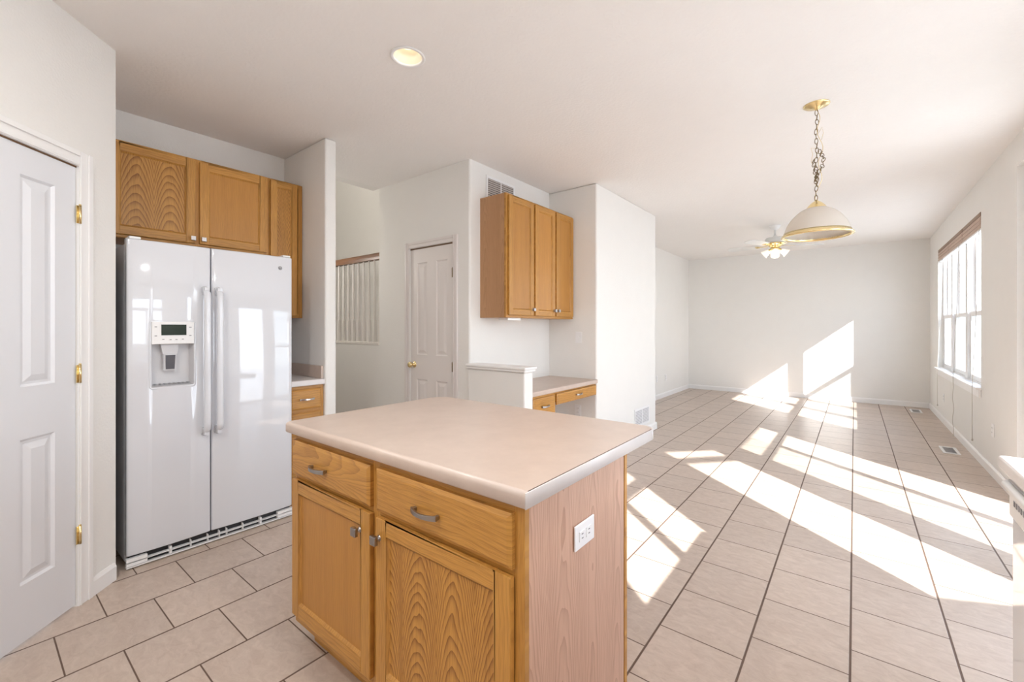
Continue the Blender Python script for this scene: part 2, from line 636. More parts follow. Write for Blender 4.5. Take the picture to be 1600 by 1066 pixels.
st(mb.build('wall_desk', W))
# closet-door wall: two piers and a lintel
mb = MB()
CD = (-3.357, -2.757, 2.05)
mb.box(-3.85, CD[0], 2.66, 2.78, 0, CEIL)
mb.box(CD[1], -2.69, 2.66, 2.78, 0, CEIL)
mb.box(CD[0], CD[1], 2.66, 2.78, CD[2], CEIL)
st(mb.build('wall_closet', W))
st(box('wall_half', -2.555, -1.96, 2.63, 2.745, 0, 0.955, W, bevel=0.012, seg=3))
st(box('wall_refrigerator', HALL - 0.12, HALL + 0.04, 0.49, 1.775, 0, CEIL, W))
st(box('wall_wing', HALL + 0.04, -3.12, 1.684, 1.774, 0, CEIL, W, bevel=0.016, seg=3))
st(box('wall_pantry_side', HALL, -3.012, 0.37, 0.487, 0, CEIL, W))
# header above the hall opening (edge of the kitchen ceiling)
st(box('wall_hall_header', HALL - 0.12, HALL, 1.775, 2.66, CEIL, 5.0, W))
st(box('wall_hall_near', -7.9, HALL - 0.12, 1.655, 1.775, 0, 5.0, W))
st(box('wall_hall_far', -7.9, -3.73, 3.75, 3.87, 0, 5.0, W))
st(box('wall_hall_end', -8.02, -7.9, 1.655, 3.87, 0, 5.0, W))
st(box('wall_hall_right', -3.85, -3.73, 2.78, 3.75, 0, 5.0, W))
st(box('wall_hall_upper', -3.85, -3.73, 2.66, 2.78, CEIL + 0.12, 5.0, W))
st(box('wall_stair_half', -7.9, -3.85, 2.66, 2.76, 0, 1.115, W))
st(box('ceiling_hall', -8.02, -3.72, 1.655, 3.87, 5.0, 5.1, M['ceiling']))

# pantry wall on the diagonal; local frame: x along the wall to the right, front at y=0, camera side is -y
# right end is the corner (-3.0,0.487); wall runs from s=0 (corner) to s=1.98
pan = thing('wall_pantry', None, None, (-3.0, 0.487, 0), PI / 4 + PI / 2 + PI)
del_keys = [k for k in ('label', 'category') if k in pan]
for k in del_keys:
    del pan[k]
pan['kind'] = 'structure'
# with rz = -135+180... choose frame so that local +x = (0.7071,-0.7071)
pan.rotation_euler = (0, 0, -PI / 4)
# local x = s (away from the corner, toward the camera), room side is +y
PW = 1.98
D0, D1 = 0.228, 0.990
mb = MB()
mb.box(0, D0, -0.115, 0, 0, CEIL)
mb.box(D1, PW, -0.115, 0, 0, CEIL)
mb.box(D0, D1, -0.115, 0, 2.05, CEIL)
mb.build('plaster', W, pan)
st(box('wall_kitchen_left', -1.72, -1.60, YK, -0.92, 0, CEIL, W))
st(box('wall_kitchen_end', -1.72, XR + 0.15, YK - 0.12, YK, 0, CEIL, W))

# trims and baseboards ------------------------------------------------
T = M['trim']


def base_run(name, x0, y0, x1, y1, inward, h=0.088, t=0.013):
    """baseboard from (x0,y0) to (x1,y1); inward = unit vector into the room"""
    ix, iy = inward
    mb = MB()
    prof = [(0, 0), (t, 0), (t, h - 0.018), (t * 0.55, h - 0.004), (t * 0.4, h), (0, h)]
    vs = []
    for (px, py) in ((x0, y0), (x1, y1)):
        for a, z in prof:
            vs.append((px + ix * a, py + iy * a, z))
    n = len(prof)
    fs = [tuple(range(n)), tuple(range(2 * n - 1, n - 1, -1))] + [(i, (i + 1) % n, n + (i + 1) % n, n + i) for i in range(n)]
    mb.add(vs, fs)
    return st(mb.build(name, T))


base_run('baseboard_back', -2.766, YB, 0.936, YB, (0, -1))
base_run('baseboard_right', XR, 4.90, XR, YB, (-1, 0))
base_run('baseboard_left', -2.78, 5.51, -2.78, YB, (1, 0))
base_run('baseboard_partition', -2.0, 3.9, -2.0, 5.50, (1, 0))
base_run('baseboard_partition_end', -2.0 + 0.013, 5.50, -2.766, 5.50, (0, 1))
base_run('baseboard_desk', -2.56, 3.2, -2.56, 3.866, (1, 0))
base_run('baseboard_niche', -2.546, 3.88, -2.013, 3.88, (0, -1))
base_run('baseboard_closet', -3.84, 2.66, CD[0] - 0.06, 2.66, (0, -1))
base_run('baseboard_half', -2.66, 2.63, -1.96, 2.63, (0, -1))
base_run('baseboard_wing', -3.12, 1.69, -3.12, 1.77, (1, 0))
base_run('baseboard_pantry', 0.012, 0, D0 - 0.072, 0, (0, 1)).parent = pan
bpy.data.objects['baseboard_pantry'].name = 'baseboard'

# half-wall cap
tr1 = MB()
tr1.box(-2.56, -1.935, 2.605, 2.765, 0.975, 0.995)
tr1.box(-2.558, -1.945, 2.614, 2.757, 0.955, 0.975)
st(tr1.build('trim_1', T, bevel=0.007, seg=3))
# white ledge moulding on the closet wall corner is the cap's return
# ------------------------------------------------------------------ doors (structure)


def moulded_slab(mb, w, h, t, panels, x0=0.0, front=1, rec=0.009):
    """slab in local frame: x 0..w, room side y=0 (facing front*y), back at -front*t; panels=[(x0,x1,z0,z1)]"""
    f = front
    xs = sorted(set([0, w] + [p[0] for p in panels] + [p[1] for p in panels]))
    zs = sorted(set([0, h] + [p[2] for p in panels] + [p[3] for p in panels]))

    def P(x, y, z):
        return (x0 + x, f * y, z)
    # front surface cells outside of panels
    for i in range(len(xs) - 1):
        for j in range(len(zs) - 1):
            cx, cz = (xs[i] + xs[i + 1]) / 2, (zs[j] + zs[j + 1]) / 2
            if any(p[0] < cx < p[1] and p[2] < cz < p[3] for p in panels):
                continue
            mb.add([P(xs[i], 0, zs[j]), P(xs[i + 1], 0, zs[j]), P(xs[i + 1], 0, zs[j + 1]), P(xs[i], 0, zs[j + 1])], [(0, 1, 2, 3)])
    # body
    mb.add([P(0, 0, 0), P(w, 0, 0), P(w, -t, 0), P(0, -t, 0), P(0, 0, h), P(w, 0, h), P(w, -t, h), P(0, -t, h)],
           [(0, 1, 2, 3), (4, 5, 6, 7), (0, 3, 7, 4), (1, 2, 6, 5), (3, 2, 6, 7)])
    for (a, b_, c, d) in panels:
        rings = [(0, 0), (0.010, -rec), (0.020, -rec), (0.045, -0.0015), (0.046, -0.001)]
        prev = None
        for ins, dep in rings:
            cur = [P(a + ins, dep, c + ins), P(b_ - ins, dep, c + ins), P(b_ - ins, dep, d - ins), P(a + ins, dep, d - ins)]
            if prev:
                mb.add(prev + cur, [(k, (k + 1) % 4, 4 + (k + 1) % 4, 4 + k) for k in range(4)])
            prev = cur
        mb.add(prev, [(0, 1, 2, 3)])
    return mb


def hinge(parent, x, y, z, f, m='brass'):
    """small butt hinge; f = room side sign in y"""
    mb = MB()
    mb.lathe([(0.0062, -0.042), (0.0062, 0.042)], (x, y + f * 0.006, z), 12, cap=True)
    mb.lathe([(0.004, 0.042), (0.006, 0.045), (0.004, 0.049)], (x, y + f * 0.006, z), 12, cap=True)
    mb.box(x - 0.016, x + 0.014, min(y, y + f * 0.003), max(y, y + f * 0.003), z - 0.041, z + 0.041)
    return mb.build('hinge', M[m], parent)


# pantry door_1 (in the diagonal wall's frame)
dr = thing('door_1', None, None, (-3.0, 0.487, 0), 0, kind='structure')
dr.rotation_euler = (0, 0, -PI / 4)
w_ = D1 - D0 - 0.006
cols = [(0.112, 0.244), (w_ - 0.244, w_ - 0.112)]
pn = []
for c in cols:
    pn.append((c[0] - 0.01, c[1] + 0.01, 0.235, 0.830))
    pn.append((c[0] - 0.01, c[1] + 0.01, 1.045, 1.915))
mb = moulded_slab(MB(), w_, 2.032, 0.035, pn, D0 + 0.003, 1)
mb.v = [(p[0], p[1] - 0.004, p[2] + 0.010) for p in mb.v]
mb.build('slab', M['door'], dr)


def casing(parent, a, b_, top, f, y, wd=0.07, name='casing', m=None):
    mb = MB()
    m = m or T

    def prof_box(x0, x1, z0, z1, outer_left):
        ya, yb = sorted((y, y + f * 0.010))
        mb.box(x0, x1, ya, yb, z0, z1)
        o0, o1 = (x0, x0 + 0.024) if outer_left else (x1 - 0.024, x1)
        ya, yb = sorted((y + f * 0.010, y + f * 0.017))
        mb.box(o0, o1, ya, yb, z0, z1)
        i0, i1 = (x1 - 0.014, x1 - 0.004) if outer_left else (x0 + 0.004, x0 + 0.014)
        ya, yb = sorted((y + f * 0.010, y + f * 0.014))
        mb.box(i0, i1, ya, yb, z0, z1)
    prof_box(a - wd, a, 0, top + wd, True)
    prof_box(b_, b_ + wd, 0, top + wd, False)
    ya, yb = sorted((y, y + f * 0.010))
    mb.box(a, b_, ya, yb, top, top + wd)
    ya, yb = sorted((y + f * 0.010, y + f * 0.017))
    mb.box(a, b_, ya, yb, top + wd - 0.024, top + wd)
    ya, yb = sorted((y + f * 0.010, y + f * 0.014))
    mb.box(a, b_, ya, yb, top + 0.004, top + 0.014)
    return mb.build(name, m, parent, bevel=0.0015, seg=1)


casing(dr, D0, D1, 2.05, 1, 0.0)
box('head_gap', D0, D1, -0.004, -0.0012, 2.0425, 2.0495, M['kick'], dr)
for z in (1.825, 1.083, 0.332):
    hinge(dr, D0 - 0.004, 0.004, z, 1)
# closet door_2
d2 = thing('door_2', None, None, (0, 0, 0), 0, kind='structure')
w2 = CD[1] - CD[0] - 0.008
c1, c2 = 0.115, 0.235
pn = []
for a, b_ in ((0.085, 0.235), (w2 - 0.235, w2 - 0.085)):
    pn.append((a, b_, 0.24, 0.80))
    pn.append((a, b_, 1.03, 1.90))
mb = moulded_slab(MB(), w2, 2.030, 0.035, pn, CD[0] + 0.004, -1)
mb.v = [(p[0], p[1] + 2.672, p[2] + 0.010) for p in mb.v]
mb.build('slab', M['closet'], d2)
casing(d2, CD[0], CD[1], 2.05, -1, 2.66, wd=0.058, m=M['closet'])
mb = MB()
for (a, b_, c, d) in ((CD[0], CD[1], 2.045, 2.05),):
    mb.box(a, b_, 2.668, 2.70, c - 0.006, d)
mb.build('head_gap', M['kick'], d2)
for z in (1.78, 0.95, 0.30):
    hinge(d2, CD[1] - 0.003, 2.660, z, -1, 'brass_dark')
# door knob (brass, round, on rose)
R90 = Matrix.Rotation(PI / 2, 4, 'X')
mb = MB()
kx = CD[0] + 0.055
mb.lathe([(0.0, 0.0), (0.030, 0.0), (0.030, 0.004), (0.022, 0.010), (0.011, 0.014), (0.010, 0.030), (0.018, 0.036),
          (0.027, 0.046), (0.028, 0.056), (0.022, 0.066), (0.010, 0.071), (0.0, 0.072)], (kx, 2.672, 0.945), 28, M4=R90)
mb.build('door_knob', M['brass'], d2)

# ------------------------------------------------------------------ windows (structure)


def rect_frame(mb, y0, y1, z0, z1, xa, xb, wd, wtop=None, wbot=None):
    wtop = wtop or wd
    wbot = wbot or wd
    mb.box(xa, xb, y0, y0 + wd, z0, z1)
    mb.box(xa, xb, y1 - wd, y1, z0, z1)
    mb.box(xa, xb, y0 + wd, y1 - wd, z0, z0 + wbot)
    mb.box(xa, xb, y0 + wd, y1 - wd, z1 - wtop, z1)


def pane(name, y0, y1, z0, z1, x, parent, m='glass'):
    return box(name, x - 0.002, x + 0.002, y0, y1, z0, z1, M[m], parent)


# window_1: triple double-hung in the far room
w1 = thing('window_1', None, None, kind='structure')
mb = MB()
rect_frame(mb, FW[0], FW[1], FW[2], FW[3], 1.0, 1.08, 0.035)
units = [(6.075, 6.92), (7.04, 7.85), (7.97, 8.71)]
mb.box(0.985, 1.08, 6.92, 7.04, FW[2] + 0.035, FW[3] - 0.035)
mb.box(0.985, 1.08, 7.85, 7.97, FW[2] + 0.035, FW[3] - 0.035)
mb.build('window_frame', M['whiteplastic'], w1, bevel=0.003)
for a, b_ in units:
    zb, zt, zm = FW[2] + 0.035, FW[3] - 0.035, 1.445
    mb = MB()
    rect_frame(mb, a, b_, zm - 0.02, zt, 1.045, 1.075, 0.045)
    mb.build('upper_sash', M['whiteplastic'], w1, bevel=0.002)
    mb = MB()
    rect_frame(mb, a, b_, zb, zm + 0.025, 1.008, 1.043, 0.048, wbot=0.05)
    mb.build('lower_sash', M['whiteplastic'], w1, bevel=0.002)
    pane('upper_pane', a + 0.03, b_ - 0.03, zm, zt - 0.03, 1.06, w1)
    pane('lower_pane', a + 0.035, b_ - 0.035, zb + 0.048, zm, 1.026, w1, 'glass_screen')
mb = MB()
mb.box(0.905, 1.0, FW[0] - 0.03, FW[1] + 0.03, 0.700, 0.722)
mb.box(0.932, 0.95, FW[0] - 0.01, FW[1] + 0.01, 0.625, 0.700)
mb.build('window_sill', T, w1, bevel=0.004)

# window_2: patio door group (sliding panel, fixed panel and side door) just right of the frame
w2_ = thing('door_3', None, None, kind='structure')
mb = MB()
ya, yb = 1.0, 1.05
posts = [(PD[0], 2.24), (3.00, 3.42), (4.04, 4.11), (4.68, PD[1])]
for a, b_ in posts:
    mb.box(ya, yb, a, b_, 0.0, PD[3] if a != 4.04 else 1.43)
gl = [(2.24, 3.00), (3.42, 4.04), (4.11, 4.68)]
for a, b_ in gl:
    mb.box(ya, yb, a, b_, 0.0, 0.05)
    mb.box(ya, yb, a, b_, 2.40, PD[3])
for a, b_ in gl[1:]:
    mb.box(ya, yb, a, b_, 1.375, 1.43)
mb.build('door_frame', M['whiteplastic'], w2_)
for i, (a, b_) in enumerate(gl):
    pane('door_glass', a, b_, 0.05, 2.40, 1.025, w2_, 'glass' if i != 1 else 'glass_screen')

# window_3: window over the sink (seen mirrored in the refrigerator)
w3 = thing('window_2', None, None, kind='structure')
mb = MB()
rect_frame(mb, SW[0], SW[1], SW[2], SW[3], 1.0, 1.06, 0.03)
mb.box(1.0, 1.06, SW[0] + 0.03, SW[1] - 0.03, 1.955, 2.035)
mb.box(1.0, 1.06, 0.925, 0.973, SW[2] + 0.03, 1.955)
mb.build('window_frame', M['whiteplastic'], w3, bevel=0.003)
pane('window_pane', SW[0] + 0.03, 0.925, SW[2] + 0.03, 1.955, 1.03, w3)
pane('window_pane', 0.973, SW[1] - 0.03, SW[2] + 0.03, 1.955, 1.03, w3)
pane('window_pane', SW[0] + 0.03, SW[1] - 0.03, 2.035, SW[3] - 0.03, 1.03, w3)

# ------------------------------------------------------------------ outdoors: patio and added sun blockers outside the glass doors
g = box('ground', 1.10, 26, -22, 30, -0.30, -0.12, M['concrete'])
g['kind'] = 'structure'
pc = thing('sun_block_cover', 'added unseen white wooden patio cover, blocking sun outside the glass doors with sloping end beam', 'patio cover', (2.35, 3.4, -0.12))  # added, unseen: shaped to cut the sun entering the glass doors


def wb(name, *a, m=None):
    mb = MB()
    mb.box(*a)
    mb.v = [(p[0] - 2.35, p[1] - 3.4, p[2] + 0.12) for p in mb.v]
    return mb.build(name, m or M['trim'], pc)


wb('sun_block_deck', 1.102, 2.36, 2.16, 4.95, 2.72, 2.80)
wb('sun_block_post', 2.26, 2.36, 4.85, 4.95, -0.12, 2.72)


def slant(name, za, zb_, th):
    """board running in Y from 0.95 to 2.13 at x=2.33..2.37 with its lower edge from za (y=1.11) to zb_ (y=1.82)"""
    k = (zb_ - za) / (1.82 - 1.11)
    ya_, yb_ = 0.90, 2.15
    z1 = za + k * (ya_ - 1.11)
    z2 = za + k * (yb_ - 1.11)
    mb = MB()
    mb.hexa([(2.33, ya_, z1), (2.37, ya_, z1), (2.33, yb_, z2), (2.37, yb_, z2),
             (2.33, ya_, z1 + th), (2.37, ya_, z1 + th), (2.33, yb_, z2 + th), (2.37, yb_, z2 + th)])
    mb.v = [(p[0] - 2.35, p[1] - 3.4, p[2] + 0.12) for p in mb.v]
    return mb.build(name, M['trim'], pc)


sw = MB()
sw.hexa([(1.70, 1.05, -0.12), (1.74, 1.05, -0.12), (1.70, 2.25, -0.12), (1.74, 2.25, -0.12),
         (1.70, 1.05, 1.52), (1.74, 1.05, 1.52), (1.70, 2.25, 0.80), (1.74, 2.25, 0.80)])
o = sw.build('sun_block_screen', M['trim'])  # added, unseen: its slope cuts the low sun at the side door
tag(o, 'added unseen low white sloping screen blocking sun on the patio outside the side door', 'privacy screen')
slant('sun_block_beam', 2.95, 2.66, 0.10)
slant('sun_block_gable', 3.19, 2.885, 0.85)

# ------------------------------------------------------------------ cabinet joinery
def cab_door(parent, x0, x1, z0, z1, panel='oak_plain', knob=None, fw=0.052, y=0.0, name='door', knob_m='nickel', t=0.019):
    """frame-and-panel door, front faces -y, its back on plane y"""
    mb = MB()
    yf = y - t
    mb.box(x0, x0 + fw, yf, y, z0, z1, 0)
    mb.box(x1 - fw, x1, yf, y, z0, z1, 0)
    mb.box(x0 + fw, x1 - fw, yf, y, z0, z0 + fw, 1)
    mb.box(x0 + fw, x1 - fw, yf, y, z1 - fw, z1, 1)
    mb.box(x0 + fw, x1 - fw, yf + 0.010, y, z0 + fw, z1 - fw, 2)
    # bead round the panel
    a, b_, c, d = x0 + fw, x1 - fw, z0 + fw, z1 - fw
    o = [(a, yf + 0.001, c), (b_, yf + 0.001, c), (b_, yf + 0.001, d), (a, yf + 0.001, d)]
    q = 0.008
    i_ = [(a + q, yf + 0.0101, c + q), (b_ - q, yf + 0.0101, c + q), (b_ - q, yf + 0.0101, d - q), (a + q, yf + 0.0101, d - q)]
    mb.add(o + i_, [(k, (k + 1) % 4, 4 + (k + 1) % 4, 4 + k) for k in range(4)], 0)
    d_ = mb.build(name, [M['oak_v'], M['oak_h'], M[panel]], parent, bevel=0.0035, seg=2)
    if knob:
        make_knob(d_, parent, knob[0], yf, knob[1], knob_m)
    return d_


def reparent(o, newp):
    """make o (currently expressed in newp.parent's frame) a child of newp"""
    o.parent = newp
    o.location = Vector(o.location) - Vector(newp.location)
    return o


def make_knob(door, frame, x, yf, z, m):
    mb = MB()
    RM = Matrix.Rotation(PI / 2, 4, 'X')
    mb.lathe([(0.010, 0), (0.0075, 0.003), (0.006, 0.014)], (x, yf, z), 16, M4=RM)
    s = 0.0145
    mb.box(x - s, x + s, yf - 0.027, yf - 0.013, z - s, z + s)
    k = mb.build('knob', M[m], frame, bevel=0.003, seg=2)
    return reparent(k, door)


def make_pull(front, frame, x, yf, z, m='nickel', L=0.108, sag=-0.010):
    """arched bar pull"""
    mb = MB()
    n = 14
    pts, top = [], []
    for i in range(n + 1):
        t = i / n * 2 - 1
        yy = yf - 0.012 - 0.016 * (1 - t * t)
        zz = z + sag * (1 - t * t) * 0.0
        pts.append((x + t * L / 2, yy, zz))
    hz, ty = 0.0065, 0.004
    vs = []
    for i, p in enumerate(pts):
        wz = hz * (1.25 - 0.35 * (1 - abs(i / n * 2 - 1)))
        vs += [(p[0], p[1] - ty, p[2] - wz), (p[0], p[1] - ty, p[2] + wz), (p[0], p[1] + ty, p[2] + wz), (p[0], p[1] + ty, p[2] - wz)]
    fs = [(0, 1, 2, 3), (4 * n, 4 * n + 3, 4 * n + 2, 4 * n + 1)]
    for i in range(n):
        for k in range(4):
            k2 = (k + 1) % 4
            fs.append((i * 4 + k, i * 4 + k2, i * 4 + 4 + k2, i * 4 + 4 + k))
    mb.add(vs, fs)
    for sx_ in (-1, 1):
        xx = x + sx_ * (L / 2 - 0.006)
        mb.box(xx - 0.005, xx + 0.005, yf - 0.016, yf, z - 0.006, z + 0.006)
    o = mb.build('handle', M[m], frame, bevel=0.0015, seg=2)
    return reparent(o, front)


def drawer_front(parent, x0, x1, z0, z1, y=0.0, mat='oak_h', pull=None, t=0.019):
    mb = MB()
    e = 0.012
    # slab with a bevelled border
    yb_, ym, yf = y, y - t + 0.006, y - t
    o = [(x0, yb_, z0), (x1, yb_, z0), (x1, yb_, z1), (x0, yb_, z1)]
    m1 = [(x0, ym, z0), (x1, ym, z0), (x1, ym, z1), (x0, ym, z1)]
    f = [(x0 + e, yf, z0 + e), (x1 - e, yf, z0 + e), (x1 - e, yf, z1 - e), (x0 + e, yf, z1 - e)]
    vs = o + m1 + f
    fs = [(3, 2, 1, 0), (8, 9, 10, 11)]
    for b0 in (0, 4):
        fs += [(b0 + k, b0 + (k + 1) % 4, b0 + 4 + (k + 1) % 4, b0 + 4 + k) for k in range(4)]
    mb.add(vs, fs)
    d = mb.build('drawer', M[mat], parent)
    if pull:
        make_pull(d, parent, (x0 + x1) / 2 + pull[0], yf, pull[1], pull[2])
    return d


# ------------------------------------------------------------------ kitchen island
isl = thing('kitchen_island', 'honey oak kitchen island base with two drawers and two doors under beige laminate top', 'kitchen island', (-1.21, 0.84, 0))
IX, IY = -1.21, 0.84


def to_local(mb, ox, oy, oz=0):
    mb.v = [(p[0] - ox, p[1] - oy, p[2] - oz) for p in mb.v]
    return mb


L0, L1 = -1.79 - IX, -0.625 - IX     # -0.58 .. 0.585
mb = MB()
# carcass (inside), side panels
mb.box(L0 + 0.004, L1 - 0.012, 0.020, 0.596, 0.105, 0.872)
mb.build('carcass', M['oak_plain'], isl)
mb = MB()
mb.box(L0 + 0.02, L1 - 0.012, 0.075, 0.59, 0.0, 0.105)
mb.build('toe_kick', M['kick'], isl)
mb = MB()
mb.box(L0 + 0.03, L1 - 0.02, 0.062, 0.075, 0.0, 0.055)
mb.build('shoe_moulding', M['oak_h'], isl, bevel=0.003)
# face frame: stiles and rails on the front
mb = MB()
ff = 0.0
mb.box(L0, L0 + 0.018, ff, 0.019, 0.105, 0.872, 0)
mb.box(-0.037 - 0.001, -0.001 + 0.0, ff, 0.019, 0.105, 0.872, 0)
mb.box(L1 - 0.030, L1, ff, 0.019, 0.105, 0.872, 0)
for a, b_ in ((L0 + 0.018, -0.038), (-0.001, L1 - 0.030)):
    mb.box(a, b_, ff, 0.019, 0.105, 0.150, 1)
    mb.box(a, b_, ff, 0.019, 0.680, 0.722, 1)
    mb.box(a, b_, ff, 0.019, 0.842, 0.872, 1)
mb.build('face_frame', [M['oak_v'], M['oak_h']], isl, bevel=0.001, seg=1)
mb = MB()
mb.box(L1 - 0.012, L1 - 0.0005, 0.019, 0.573, 0.0, 0.872)
sp_ = mb.build('side_panel', M['oak_side_y'], isl)
sp_['label'] = 'pale pinkish oak veneer side panel'
mb = MB()
mb.box(L1 - 0.012, L1 + 0.001, 0.578, 0.598, 0.0, 0.872)
mb.box(L0 + 0.002, L1 - 0.012, 0.590, 0.598, 0.0, 0.872)
mb.build('back_panel', M['oak_v'], isl, bevel=0.001, seg=1)
mb = MB()
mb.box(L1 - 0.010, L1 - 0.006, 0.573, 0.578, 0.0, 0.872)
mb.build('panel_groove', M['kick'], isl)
mb = MB()
mb.box(L0 + 0.002, L0 + 0.014, 0.019, 0.590, 0.105, 0.872)
mb.build('side_panel', M['oak_side_y'], isl)
X = lambda x: x - IX
drawer_front(isl, X(-1.788), X(-1.247), 0.708, 0.846, pull=(-0.045, 0.772, 'nickel'), mat='oak_h_cath')
drawer_front(isl, X(-1.211), X(-0.654), 0.708, 0.846, pull=(-0.027, 0.770, 'nickel'))
cab_door(isl, X(-1.783), X(-1.243), 0.145, 0.690, 'oak_plain', (X(-1.300), 0.622))
cab_door(isl, X(-1.208), X(-0.655), 0.150, 0.690, 'oak_cath', (X(-1.190), 0.622 + 0.005))


def round_rect(x0, x1, y0, y1, radii, n=8):
    """radii for corners (x0,y0),(x1,y0),(x1,y1),(x0,y1)"""
    cs = [(x0, y0, PI, radii[0]), (x1, y0, 1.5 * PI, radii[1]), (x1, y1, 0, radii[2]), (x0, y1, 0.5 * PI, radii[3])]
    sx_ = [1, -1, -1, 1]
    sy_ = [1, 1, -1, -1]
    pts = []
    for i, (x, y, a, r) in enumerate(cs):
        cx, cy = x + sx_[i] * r, y + sy_[i] * r
        if r <= 0.006:
            pts.append((x, y))
            continue
        k = n
        for j in range(k + 1):
            t = a + (PI / 2) * j / k
            pts.append((cx + r * math.cos(t), cy + r * math.sin(t)))
    return pts


def bullnose_slab(mb, poly, z0, z1, r, mi=0, flat_x=None):
    """polygon slab whose top and bottom edges are rolled over with radius r (rings inset)"""
    n = len(poly)

    def inset(d):
        out = []
        for i in range(n):
            a = Vector(poly[i - 1]); b = Vector(poly[i]); c = Vector(poly[(i + 1) % n])
            d1 = (b - a).normalized(); d2 = (c - b).normalized()
            n1 = Vector((-d1.y, d1.x)); n2 = Vector((-d2.y, d2.x))
            m = (n1 + n2)
            if m.length < 1e-6:
                m = n1
            m.normalize()
            k = d / max(0.35, m.dot(n1))
            out.append((b.x if (flat_x is not None and abs(b.x - flat_x) < 1e-4) else b.x + m.x * k, b.y + m.y * k))
        return out
    rings = []
    S_ = 5
    rb = min(r, 0.004)
    rings.append((inset(rb), z0))
    rings.append((inset(0), z0 + rb))
    for j in range(S_ + 1):
        t = j / S_ * PI / 2
        rings.append((inset(r * (1 - math.cos(t))), z1 - r + r * math.sin(t)))
    for j in range(len(rings) - 1):
        a, za = rings[j]
        b, zb = rings[j + 1]
        vs = [(p[0], p[1], za) for p in a] + [(p[0], p[1], zb) for p in b]
        mb.add(vs, [(i, (i + 1) % n, n + (i + 1) % n, n + i) for i in range(n)], mi, True)
    a, za = rings[0]
    mb.add([(p[0], p[1], za) for p in a], [tuple(range(n - 1, -1, -1))], mi)
    a, za = rings[-1]
    mb.add([(p[0], p[1], za) for p in a], [tuple(range(n))], mi)
    return mb


mb = MB()
poly = round_rect(-1.835, -0.603, 0.810, 1.672, (0.03, 0.001, 0.06, 0.09))
bullnose_slab(mb, poly, 0.8735, 0.914, 0.013, flat_x=-0.603)
ct = mb.build('island_countertop', M['counter'])
tag(ct, 'beige laminate countertop with rounded corners covering the kitchen island', 'countertop')
# applied edge strip on the right end: follows the outline with the rolled profile
mb = MB()
bullnose_slab(mb, round_rect(-0.6028, -0.600, 0.811, 1.612, (0.0005, 0.0005, 0.0005, 0.0005)), 0.8735, 0.9125, 0.0008)
pts = []
for j in range(9):
    a = -j / 8 * 0.0 + (PI / 2) * j / 8
    pts.append((-0.663 + 0.0633 * math.cos(a), 1.612 + 0.0633 * math.sin(a)))
inn = [(-0.663 + 0.0603 * math.cos((PI / 2) * j / 8), 1.612 + 0.0603 * math.sin((PI / 2) * j / 8)) for j in range(9)]
mb.prism(pts + inn[::-1], 0.8735, 0.9125, 0, True)
e = mb.build('edge_strip', M['counter_lit'])
reparent(e, ct)
e['label'] = 'edge strip with daylight in its pale colour'
mb = MB()
mb.box(-0.6036, -0.6028, 0.823, 1.61, 0.9128, 0.9146)
reparent(mb.build('seam', M['seam']), ct)


# outlet builder -----------------------------------------------------------
def outlet(label, loc, rz, horizontal=False, kind='outlet', sc=1.0, group=None):
    """cover plate; local frame: plate in xz-plane, faces -y"""
    cat = 'outlet' if kind == 'outlet' else 'light switch'
    t = thing('electrical_outlet' if kind == 'outlet' else 'light_switch', label, cat, loc, rz, group)
    w, h = (0.115, 0.072) if horizontal else (0.072, 0.115)
    mb = MB()
    mb.box(-w / 2, w / 2, -0.006, -0.0005, -h / 2, h / 2)
    mb.build('cover_plate', M['whiteplastic'], t, bevel=0.003, seg=2)
    if kind == 'outlet':
        for s_ in (-1, 1):
            ox_, oz_ = (s_ * 0.02, 0) if horizontal else (0, s_ * 0.02)
            mb = MB()
            mb.box(ox_ - 0.015, ox_ + 0.015, -0.0085, -0.006, oz_ - 0.014, oz_ + 0.014, 0)
            for dx in (-0.006, 0.006):
                if horizontal:
                    mb.box(ox_ - 0.005, ox_ + 0.004, -0.009, -0.0084, oz_ + dx - 0.0012, oz_ + dx + 0.0012, 1)
                else:
                    mb.box(ox_ + dx - 0.0012, ox_ + dx + 0.0012, -0.009, -0.0084, oz_ - 0.003, oz_ + 0.006, 1)
            mb.build('socket', [M['whiteplastic'], M['grey']], t)
    else:
        mb = MB()
        mb.box(-0.005, 0.005, -0.014, -0.006, -0.004, 0.012)
        mb.build('toggle', M['whiteplastic'], t, bevel=0.001)
    return t


outlet('white duplex outlet turned sideways on the side of the kitchen island', (-0.6245, 1.128, 0.698), PI / 2, True)
outlet('white outlet low on the left wall of the far room, nearer the partition', (-2.78, 7.70, 0.37), PI / 2)
outlet('white outlet low on the left wall of the far room, nearer the far corner', (-2.78, 8.16, 0.36), PI / 2)
outlet('white outlet low on the right wall between dishwasher and window sill', (XR, 5.57, 0.40), -PI / 2)
outlet('white outlet low on the right wall under the triple window', (XR, 8.23, 0.345), -PI / 2)
outlet('white outlet in the knee space under the built-in desk', (-2.21, 3.88, 0.455), 0)
outlet('white switch plate on the niche wall above the built-in desk', (-2.20, 3.88, 1.195), 0, kind='switch')

# ------------------------------------------------------------------ refrigerator
FY0, FY1, FX = 0.537, 1.409, -3.04
fr = thing('refrigerator', 'white side-by-side refrigerator with ice and water dispenser in its left door', 'refrigerator', (FX, FY0, 0), PI / 2)
FWd = FY1 - FY0
# local: x 0..FWd (world Y), y = -(world X) offset: front y=0, back y=+0.76
mb = MB()
mb.box(0.004, FWd - 0.004, 0.075, 0.745, 0.02, 1.755)
mb.build('cabinet', M['fridge_side'], fr, bevel=0.006)
mb = MB()
mb.box(0.006, FWd - 0.006, 0.062, 0.075, 0.07, 1.75)
mb.build('door_gasket', M['grey'], fr)


